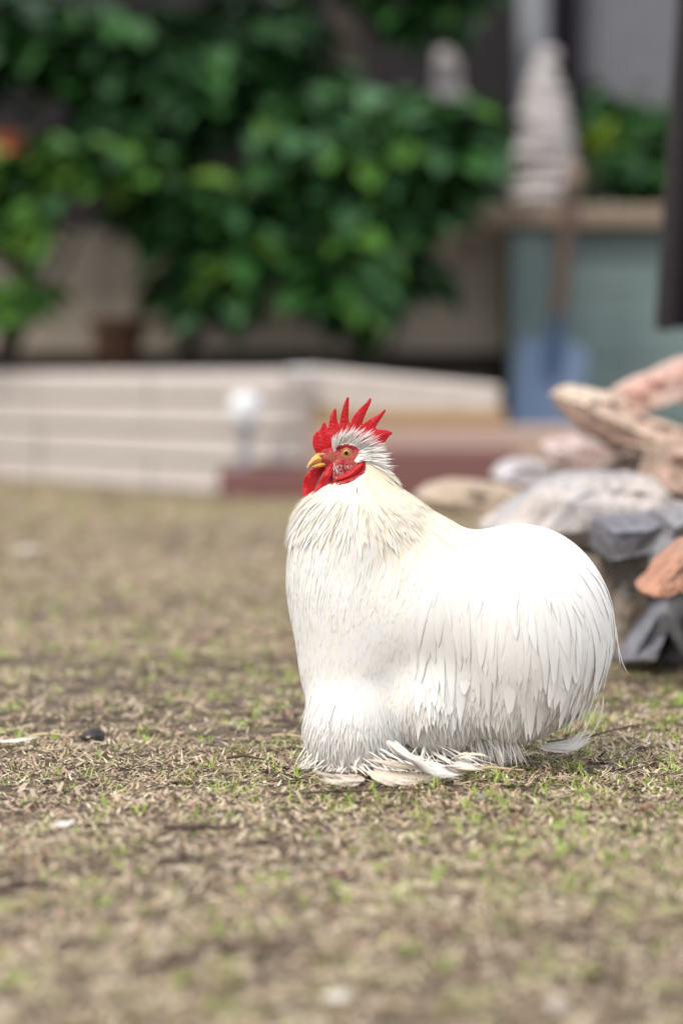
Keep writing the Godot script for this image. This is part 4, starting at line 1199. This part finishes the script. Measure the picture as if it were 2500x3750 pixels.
func build_garden_things() -> void:
	# square-mouthed shovel leaning on the planter
	var s := thing("shovel", Vector3(0.79, 0.178, -7.2), "blue shovel with a brown wooden shaft leaning on the teal planter", "shovel")
	var b := Plume.new()
	var rows := 9
	for i in rows:
		var t := float(i) / (rows - 1)
		for j in 7:
			var x := (j / 6.0 - 0.5) * 2.0
			var w := lerpf(0.128, 0.142, t) * (1.0 - 0.35 * smoothstep(0.9, 1.0, t))
			for side in 2:
				b.v.append(Vector3(x * w, t * 0.35, -0.03 * (1.0 - x * x) + (0.0 if side == 0 else -0.004) + 0.03 * t * t))
				b.n.append(Vector3(-x * 0.4, 0, 1).normalized() * (1 if side == 0 else -1))
	for i in rows - 1:
		for j in 6:
			for side in 2:
				var p := ((i * 7) + j) * 2 + side
				var q := p + 14
				if side == 0: b.idx.append_array([p, q, p + 2, q, q + 2, p + 2])
				else: b.idx.append_array([p, p + 2, q, q, p + 2, q + 2])
	var tilt := Basis(Vector3.FORWARD, 0.13) * Basis(Vector3.RIGHT, -0.2)
	var blade_o := put("blade", array_mesh(b.v, b.n, b.idx), M.blue_steel, s)
	blade_o.basis = tilt
	put("socket", tube([Vector3(0, 0.2, 0.0), Vector3(0, 0.33, 0.012), Vector3(0, 0.46, 0.02)], [0.014, 0.03, 0.026], 14), M.dark_blue, s).basis = tilt
	put("shaft", tube([Vector3(0, 0.44, 0.02), Vector3(0, 0.7, 0.02), Vector3(0, 1.02, 0.02)], [0.032, 0.035, 0.037], 14), M.handle_wood, s).basis = tilt
	put("grip", tube([Vector3(0, 1.0, 0.02), Vector3(0, 1.06, 0.02), Vector3(0, 1.075, 0.02)], [0.037, 0.038, 0.026], 14), M.cap_timber, s).basis = tilt
	# cone of stacked pale stones on the capping
	var stack := thing("stone_stack", Vector3(0.845, 1.088, -7.78), "cone of stacked pale stones standing on the timber capping", "stone stack")
	var y := 0.0
	var radii := [0.155, 0.15, 0.12, 0.145, 0.15, 0.145, 0.125, 0.12, 0.1, 0.095, 0.075, 0.06, 0.05]
	for i in radii.size():
		var h := 0.052 if i != 2 else 0.035
		var st := SurfaceTool.new()
		st.begin(Mesh.PRIMITIVE_TRIANGLES)
		var r: float = radii[i]
		var m := lathe([Vector2(0, 0), Vector2(r * 0.85, 0.0), Vector2(r, h * 0.3), Vector2(r * 0.98, h * 0.7), Vector2(r * 0.8, h), Vector2(0, h)], 11)
		var o := put("stone", m, M.pale_stone, stack)
		o.position = Vector3(rng.randf_range(-0.012, 0.012), y, rng.randf_range(-0.01, 0.01))
		o.rotation = Vector3(0, rng.randf() * TAU, 0)
		o.scale = Vector3(1, 1, 0.85)
		y += h * 0.985
	var urn := thing("stone_finial", Vector3(0.475, 1.02, -8.6), "pale grey stone finial among the leaves beside the metal post", "finial")
	put("foot", lathe([Vector2(0, 0), Vector2(0.13, 0), Vector2(0.12, 0.3), Vector2(0.1, 0.42), Vector2(0, 0.42)], 18), M.pale_stone, urn)
	put("shoulder", lathe([Vector2(0, 0.42), Vector2(0.1, 0.43), Vector2(0.085, 0.56), Vector2(0.07, 0.66), Vector2(0, 0.66)], 18), M.pale_stone, urn)
	put("tip", lathe([Vector2(0, 0.66), Vector2(0.062, 0.665), Vector2(0.058, 0.76), Vector2(0.05, 0.83), Vector2(0, 0.84)], 18), M.pale_stone, urn)
	# dark hutch panel on legs beyond the pile
	var hut := thing("hutch", Vector3(1.032, 0.0, -1.95), "dark stained hutch side on legs above the rock pile", "hutch")
	var lean := at_block("side_panel", Vector3(0.85, 1.9, 0.05), Vector3(0.02, 1.372, 0), M.black_paint, hut)
	lean.rotation.z = -0.068
	var trim := at_block("edge_batten", Vector3(0.03, 1.9, 0.06), Vector3(-0.408, 1.396, 0.008), M.dark_fence, hut)
	trim.rotation.z = -0.068
	at_block("leg", Vector3(0.06, 0.5, 0.06), Vector3(0.4, 0.25, -0.03), M.black_paint, hut)
	at_block("leg", Vector3(0.06, 0.5, 0.06), Vector3(0.4, 0.25, -0.5), M.black_paint, hut)
	at_block("rail", Vector3(0.06, 0.06, 0.5), Vector3(0.4, 0.53, -0.26), M.black_paint, hut)
	# clay pot against the beige wall
	var pot := thing("clay_pot", Vector3(-0.88, 0.381, -7.3), "brown clay pot half hidden under the drooping shrub", "pot")
	put("bowl", lathe([Vector2(0, 0), Vector2(0.075, 0.0), Vector2(0.1, 0.15), Vector2(0.105, 0.19), Vector2(0, 0.19)], 22), M.terracotta, pot)
	put("rim", lathe([Vector2(0.0, 0.191), Vector2(0.118, 0.191), Vector2(0.12, 0.23), Vector2(0.1, 0.232), Vector2(0.098, 0.2)], 22), M.terracotta, pot)

func leaf_mesh(length: float, width: float, c: Color) -> ArrayMesh:
	var p := Plume.new()
	var rows := 7
	for i in rows:
		var s := float(i) / (rows - 1)
		var w := width * 0.5 * sin(PI * pow(s * 0.97 + 0.015, 0.8))
		var y := -0.18 * length * s * s
		for j in 3:
			var x := (j - 1.0) * w
			p.v.append(Vector3(x, y + absf(x) * 0.3, s * length))
			p.n.append(Vector3(-signf(x) * 0.28, 1, 0.3 * s).normalized())
			p.c.append(c * (0.85 if j == 1 else 1.0))
	for i in rows - 1:
		var a := i * 3
		for k in 2: p.idx.append_array([a + k, a + k + 1, a + k + 4, a + k, a + k + 4, a + k + 3])
	return mesh_of(p)

func shrub(called: String, label: String, clumps: Array, foot: Vector3, tones: Array, size: float, count: int, singles: int, group: String) -> void:
	var o := thing(called, foot, label, "shrub", group)
	var meshes := tones.map(func(c): return leaf_mesh(size, size * 0.62, c))
	var rest := []
	for i in tones.size(): rest.append([])
	var area := 0.0
	for c in clumps: area += c[3] * c[4]
	var done := 0
	for c in clumps:
		var mid := Vector3(c[0], c[1], c[2])
		var rad := Vector3(c[3], c[4], minf(c[3], c[4]) * 0.9)
		# a limb from the foot into the clump
		var to := mid - foot
		put("branch", tube([Vector3(rng.randf_range(-0.03, 0.03), -0.02, 0), to * 0.5 + Vector3(rng.randf_range(-0.06, 0.06), 0.05, 0.03), to], [0.016, 0.011, 0.004], 7), M.bark, o)
		var n := int(count * c[3] * c[4] / area)
		for i in n:
			var d := Vector3(rng.randfn(), rng.randfn(), rng.randfn()).normalized()
			var r := pow(rng.randf(), 0.45) * (1.0 + 0.25 * noise.get_noise_3dv((mid + d) * 120.0))
			var p := mid + d * rad * r - foot
			var b := Basis(Vector3.UP, atan2(d.x, d.z) + rng.randf_range(-0.9, 0.9)) * Basis(Vector3.RIGHT, rng.randf_range(-0.2, 0.9)) * Basis(Vector3.BACK, rng.randf_range(-0.5, 0.5))
			b = b.scaled(Vector3.ONE * rng.randf_range(0.4, 1.3))
			var k := rng.randi_range(0, tones.size() - 1)
			var xf := Transform3D(b, p)
			if done < singles and d.z > 0.2 and r > 0.8 and rng.randf() < 0.5:
				var one := put("leaf", meshes[k], M.leaf, o)
				one.transform = xf
				done += 1
			else:
				rest[k].append(xf)
	for k in tones.size():
		var mm := MultiMesh.new()
		mm.transform_format = MultiMesh.TRANSFORM_3D
		mm.mesh = meshes[k]
		mm.instance_count = rest[k].size()
		for i in rest[k].size(): mm.set_instance_transform(i, rest[k][i])
		var f := MultiMeshInstance3D.new()
		f.name = "foliage"
		f.multimesh = mm
		f.material_override = M.leaf
		f.set_meta("kind", "stuff")
		o.add_child(f, true)

func build_shrubs() -> void:
	var g := "shrubs in the raised beds"
	var deep := Color(0.01, 0.04, 0.01)
	var mid := Color(0.03, 0.098, 0.022)
	var blue := Color(0.05, 0.125, 0.05)
	var lime := Color(0.085, 0.165, 0.02)
	var fresh := Color(0.07, 0.17, 0.028)
	shrub("dark_shrub", "tall dark green leafy shrub filling the upper corner of the garden", CLUMPS_DARK, Vector3(-0.7, 0.97, -8.15), [deep, deep, mid, blue], 0.15, 1500, 130, g)
	shrub("light_shrub", "lighter fresh green shrub beside the red flower", CLUMPS_LIGHT, Vector3(-1.3, 0.375, -6.95), [fresh, mid, fresh, lime, fresh, blue], 0.13, 800, 110, g)
	shrub("drooping_shrub", "drooping green shrub hanging over the clay pot", CLUMPS_MID, Vector3(-0.62, 0.375, -7.15), [mid, blue, deep, mid, blue, lime, mid], 0.16, 420, 110, g)
	shrub("centre_shrub", "wide bluish green shrub in front of the beige panels, behind the rooster's head", CLUMPS_CENTRE, Vector3(0.1, 0.375, -7.25), [mid, blue, blue, mid, blue, mid, fresh, blue], 0.17, 900, 140, g)
	shrub("hanging_branch", "dark leafy branch hanging above the stone finial", CLUMPS_TOP, Vector3(0.3, 2.05, -8.7), [deep, deep, mid], 0.14, 260, 60, g)
	shrub("planter_shrub", "dark leafy plant growing in the teal planter beside the stone stack", CLUMPS_RIGHT, Vector3(1.25, 0.97, -8.35), [deep, mid, mid, blue], 0.15, 520, 110, g)
	# bright rosette plant behind the shovel grip
	var r := thing("rosette_plant", Vector3(1.04, 1.088, -7.86), "yellow green strap-leaved rosette behind the shovel grip", "plant")
	put("stem", tube([Vector3(0, -0.01, 0), Vector3(0.01, 0.12, 0), Vector3(0, 0.22, 0)], [0.02, 0.018, 0.014], 8), M.bark, r)
	for i in 22:
		var w := TAU * i / 11.0 + rng.randf_range(-0.2, 0.2)
		var l := rng.randf_range(0.14, 0.24)
		var leaf := put("leaf", leaf_mesh(l, 0.06, Color(0.2, 0.32, 0.02)), M.leaf, r)
		leaf.basis = Basis(Vector3.UP, w) * Basis(Vector3.RIGHT, -rng.randf_range(0.4, 1.1))
		leaf.position.y = 0.21
	# dark trunk
	var t := thing("tree", Vector3(0.02, 0.97, -8.9), "thick dark tree trunk rising behind the centre shrub", "tree")
	put("trunk", tube([Vector3.ZERO, Vector3(0.02, 0.7, 0), Vector3(0.0, 1.6, 0)], [0.11, 0.095, 0.08], 14), M.bark, t)
	put("limb", tube([Vector3(0, 1.1, 0), Vector3(0.2, 1.35, 0.1), Vector3(0.4, 1.5, 0.2)], [0.05, 0.035, 0.02], 10), M.bark, t)
	# red flower
	var f := thing("red_flower", Vector3(-1.25, 0.4, -6.7), "orange red flower head at the edge of the light green shrub", "flower")
	put("stem", tube([Vector3.ZERO, Vector3(0.04, 0.45, 0), Vector3(0.02, 0.82, 0)], [0.008, 0.007, 0.005], 8), M.bark, f)
	for i in 14:
		var petal := put("petal", leaf_mesh(0.09, 0.07, Color(0.82, 0.24, 0.17)), M.leaf, f)
		petal.position = Vector3(0.02, 0.83, 0)
		petal.basis = Basis(Vector3.UP, TAU * i / 7.0) * Basis(Vector3.RIGHT, 0.15 if i < 7 else -0.7)

# ------------------------------------------------------------------ small things on the turf
func stick(called: String, label: String, category: String, pts: Array, r: float, m: Material) -> void:
	var base: Vector3 = pts[0]
	var o := thing(called, Vector3(base.x, ground_y(base.x, base.z), base.z), label, category)
	var local := []
	var radii := []
	for i in pts.size():
		var p: Vector3 = pts[i]
		local.append(Vector3(p.x - base.x, p.y + r * 0.8 + 0.0045 + ground_y(p.x, p.z) - ground_y(base.x, base.z), p.z - base.z))
		radii.append(r * (1.0 if i < pts.size() - 1 else 0.45))
	put("stalk", tube(local, radii, 7), m, o)
	for k in 2:
		var i := 1 if pts.size() > 2 else 0
		var p: Vector3 = local[i]
		put("side_shoot", tube([p, p + Vector3(rng.randf_range(-0.012, 0.012), 0.004, rng.randf_range(-0.01, 0.01))], [r * 0.5, r * 0.25], 6), m, o)

func loose_feather(label: String, where: Vector3, turn: float, length: float, width: float, tone: Color) -> void:
	var o := thing("loose_feather", Vector3(where.x, ground_y(where.x, where.z) + where.y, where.z), label, "feather")
	o.rotation.y = turn
	var vane := Plume.new()
	var pts := PackedVector3Array()
	var nrm := PackedVector3Array()
	for i in 10:
		var s := i / 9.0
		pts.append(Vector3((s - 0.5) * length, 0.004 + 0.3 * length * s * s * 0.5, 0.1 * length * sin(s * 2.5)))
		nrm.append(Vector3(-0.3 * s, 1, 0.2).normalized())
	frayed(vane, pts, nrm, width, tone, Color(0.5, 0.44, 0.37), tone)
	put("vane", mesh_of(vane), M.feather, o)
	put("quill", tube([pts[0] - Vector3(length * 0.2, 0.001, 0), pts[0], pts[4], pts[9]], [0.0007, 0.0008, 0.0006, 0.0002], 6), M.straw, o)

func pebble(called: String, label: String, category: String, where: Vector3, size: Vector3, tone: Color) -> void:
	var st := SphereMesh.new()
	st.radius = 0.5
	st.height = 1.0
	st.radial_segments = 14
	st.rings = 8
	var a := st.get_mesh_arrays()
	var v: PackedVector3Array = a[Mesh.ARRAY_VERTEX]
	var c := PackedColorArray()
	for i in v.size():
		var k := 1.0 + 0.55 * noise.get_noise_3dv(v[i] * 130.0 + where * 900.0)
		v[i] = Vector3(v[i].x * size.x, v[i].y * size.y, v[i].z * size.z) * k
		c.append(tone * (0.9 + 0.4 * noise.get_noise_3dv(v[i] * 9000.0)))
	var sf := SurfaceTool.new()
	sf.create_from_arrays([v, null, null, c, null, null, null, null, null, null, null, null, a[Mesh.ARRAY_INDEX]])
	sf.generate_normals()
	var o := put(called, sf.commit(), M.rock)
	o.position = Vector3(where.x, ground_y(where.x, where.z) + size.y * 0.36, where.z)
	tag(o, label, category)

func dead_leaf(label: String, where: Vector3, turn: float, length: float, tone: Color) -> void:
	var o := thing("dead_leaf", Vector3(where.x, ground_y(where.x, where.z) + 0.004, where.z), label, "leaf")
	o.rotation.y = turn
	var b := put("leaf_blade", leaf_mesh(length, length * 0.42, tone), M.blade, o)
	b.position = Vector3(0, 0.003 + length * 0.16, -length / 2)
	put("stalk", tube([Vector3(0, 0.002 + length * 0.16, -length * 0.48), Vector3(0.002, 0.004, -length * 0.7)], [0.0009, 0.0007], 6), M.twig, o)

func build_litter() -> void:
	stick("straw", "pale straw lying just behind the rooster's front foot", "straw", [Vector3(-0.07, 0, -0.19), Vector3(-0.054, 0.003, -0.17), Vector3(-0.03, 0.002, -0.15)], 0.0013, M.straw)
	stick("straw", "bent pale straw beside the rooster's rear foot feathers", "straw", [Vector3(0.1, 0.001, 0.075), Vector3(0.135, 0.004, 0.06), Vector3(0.165, 0.002, 0.055)], 0.0016, M.straw)
	stick("straw", "yellow straw next to the curved white feather near the frame edge", "straw", [Vector3(-0.308, 0.003, -0.15), Vector3(-0.29, 0.004, -0.155), Vector3(-0.27, 0.002, -0.16)], 0.0016, M.straw)
	stick("twig", "long thin dark twig lying in front of the rooster's feet", "twig", [Vector3(-0.06, 0.001, 0.16), Vector3(0.0, 0.002, 0.152), Vector3(0.08, 0.001, 0.15)], 0.0014, M.twig)
	stick("twig", "thin brown twig under the rooster's tail", "twig", [Vector3(0.2, 0.002, -0.1), Vector3(0.245, 0.004, -0.13), Vector3(0.29, 0.012, -0.16)], 0.0013, M.twig)
	stick("twig", "short reddish twig in the sharp turf before the rooster's breast", "twig", [Vector3(-0.108, 0.003, -0.03), Vector3(-0.092, 0.005, -0.035), Vector3(-0.072, 0.001, -0.03)], 0.0016, M.twig)
	stick("twig", "blurred dark twig below the white feather", "twig", [Vector3(-0.14, 0.002, 0.345), Vector3(-0.115, 0.004, 0.35), Vector3(-0.085, 0.002, 0.33)], 0.0025, M.twig)
	stick("twig", "blurred crooked twig halfway to the bottom edge", "twig", [Vector3(-0.08, 0.002, 0.42), Vector3(-0.06, 0.003, 0.405), Vector3(-0.04, 0.001, 0.41)], 0.0025, M.twig)
	stick("twig", "thick dark blurred twig nearest the bottom left corner", "twig", [Vector3(-0.125, 0.002, 0.8), Vector3(-0.1, 0.004, 0.78), Vector3(-0.085, 0.002, 0.76)], 0.003, M.twig)
	stick("twig", "dark blurred twig between the thick twig and the white petal", "twig", [Vector3(-0.075, 0.002, 0.745), Vector3(-0.068, 0.003, 0.74), Vector3(-0.035, 0.002, 0.725)], 0.003, M.twig)
	stick("twig", "dark stick close to the frame edge below the pink pebble", "twig", [Vector3(-0.25, 0.002, 0.55), Vector3(-0.22, 0.004, 0.545), Vector3(-0.195, 0.002, 0.55)], 0.003, M.twig)
	loose_feather("curved white feather lying on the turf near the frame edge", Vector3(-0.315, 0.004, -0.12), 0.1, 0.045, 0.012, Color(0.75, 0.75, 0.76))
	loose_feather("small fluffy white feather on the turf ahead of the rooster", Vector3(-0.222, 0.005, 0.32), 0.8, 0.026, 0.011, Color(0.75, 0.73, 0.72))
	loose_feather("blurred white feather lowest in the picture", Vector3(-0.001, 0.004, 0.85), 0.3, 0.02, 0.012, Color(0.7, 0.69, 0.68))
	loose_feather("white feather far back on the turf below the pale wall", Vector3(-0.655, 0.01, -2.8), 0.5, 0.05, 0.025, Color(0.78, 0.77, 0.77))
	pebble("clod", "dark grey clod of earth beside the yellow straw", "clod", Vector3(-0.248, 0, -0.17), Vector3(0.022, 0.016, 0.016), Color(0.09, 0.085, 0.09))
	pebble("pebble", "pale tan pebble in front of the grey clod", "pebble", Vector3(-0.245, 0, -0.1), Vector3(0.013, 0.009, 0.01), Color(0.55, 0.47, 0.36))
	pebble("pebble", "pink pebble in the blurred turf below the rooster", "pebble", Vector3(-0.002, 0, 0.483), Vector3(0.013, 0.009, 0.01), Color(0.5, 0.28, 0.25))
	pebble("pebble", "small dark red pebble near the frame edge", "pebble", Vector3(-0.26, 0, 0.2), Vector3(0.011, 0.008, 0.009), Color(0.25, 0.12, 0.1))
	pebble("pebble", "grey white pebble just in front of the rooster's rear foot", "pebble", Vector3(0.1195, 0, 0.176), Vector3(0.011, 0.008, 0.008), Color(0.5, 0.49, 0.5))
	pebble("pebble", "pale pebble in the blurred lower right corner", "pebble", Vector3(0.1255, 0, 0.856), Vector3(0.016, 0.01, 0.012), Color(0.65, 0.58, 0.52))
	pebble("stone_chip", "orange stone chip in the turf below the rock pile", "stone chip", Vector3(0.257, 0, 0.216), Vector3(0.014, 0.007, 0.009), Color(0.5, 0.28, 0.18))
	dead_leaf("brown curled dead leaf in the blurred turf at the bottom", Vector3(0.06, 0, 0.705), 1.2, 0.03, Color(0.14, 0.08, 0.05))
	dead_leaf("dry tan leaf lying at the foot of the pale wall", Vector3(-0.85, 0, -4.7), 0.6, 0.09, Color(0.5, 0.39, 0.24))
	dead_leaf("small dark leaf in the turf between the rooster and the grey clod", Vector3(-0.2, 0, -0.42), 2.0, 0.03, Color(0.08, 0.055, 0.04))
	dead_leaf("brown leaf far back on the turf behind the rooster's breast", Vector3(-0.2, 0, -1.1), 0.4, 0.045, Color(0.2, 0.11, 0.07))

# ------------------------------------------------------------------ scene
func _ready() -> void:
	rng.seed = 20240611
	noise.seed = 7
	noise.frequency = 0.01
	noise.fractal_octaves = 3
	# camera: portrait, short telephoto, focused on the rooster's head
	var cam := Camera3D.new()
	cam.name = "camera"
	var lens := CameraAttributesPhysical.new()
	lens.frustum_focal_length = 56.67
	lens.frustum_focus_distance = 2.235
	lens.frustum_near = 0.05
	lens.frustum_far = 200.0
	lens.exposure_aperture = 1.77
	cam.attributes = lens
	add_child(cam)
	cam.position = Vector3(0.0, 0.357, 2.25)
	cam.set_frustum(2.0 * 1875.0 / 8854.0 * 0.05, Vector2(0.0, -475.0 / 8854.0 * 0.05), 0.05, 200.0)
	cam.current = true
	# bright, thinly overcast sky with a soft high sun
	var env := Environment.new()
	env.background_mode = Environment.BG_SKY
	var sky := ProceduralSkyMaterial.new()
	sky.sky_top_color = Color(0.97, 0.98, 1.0)
	sky.sky_horizon_color = Color(0.8, 0.81, 0.83)
	sky.sky_curve = 0.35
	sky.ground_bottom_color = Color(0.3, 0.27, 0.22)
	sky.ground_horizon_color = Color(0.5, 0.48, 0.44)
	sky.sky_energy_multiplier = 1.0
	env.sky = Sky.new()
	env.sky.sky_material = sky
	env.tonemap_mode = Environment.TONE_MAPPER_LINEAR
	env.tonemap_exposure = 1.72
	env.sdfgi_enabled = true
	env.ssao_enabled = true
	env.ssil_enabled = true
	var we := WorldEnvironment.new()
	we.name = "environment"
	we.environment = env
	add_child(we)
	var sun := DirectionalLight3D.new()
	sun.name = "sun"
	sun.light_energy = 0.5
	sun.light_angular_distance = 14.0
	sun.light_color = Color(1.0, 0.97, 0.92)
	sun.shadow_enabled = true
	add_child(sun)
	sun.look_at_from_position(Vector3(-0.65, 1.35, 0.8), Vector3.ZERO)

	make_materials()
	build_ground()
	build_walls()
	build_rocks()
	print("rocks done ", Time.get_ticks_msec())
	build_rooster()
	print("rooster done ", Time.get_ticks_msec())
	build_shrubs()
	build_garden_things()
	build_turf()
	build_litter()
	print("done ", Time.get_ticks_msec())
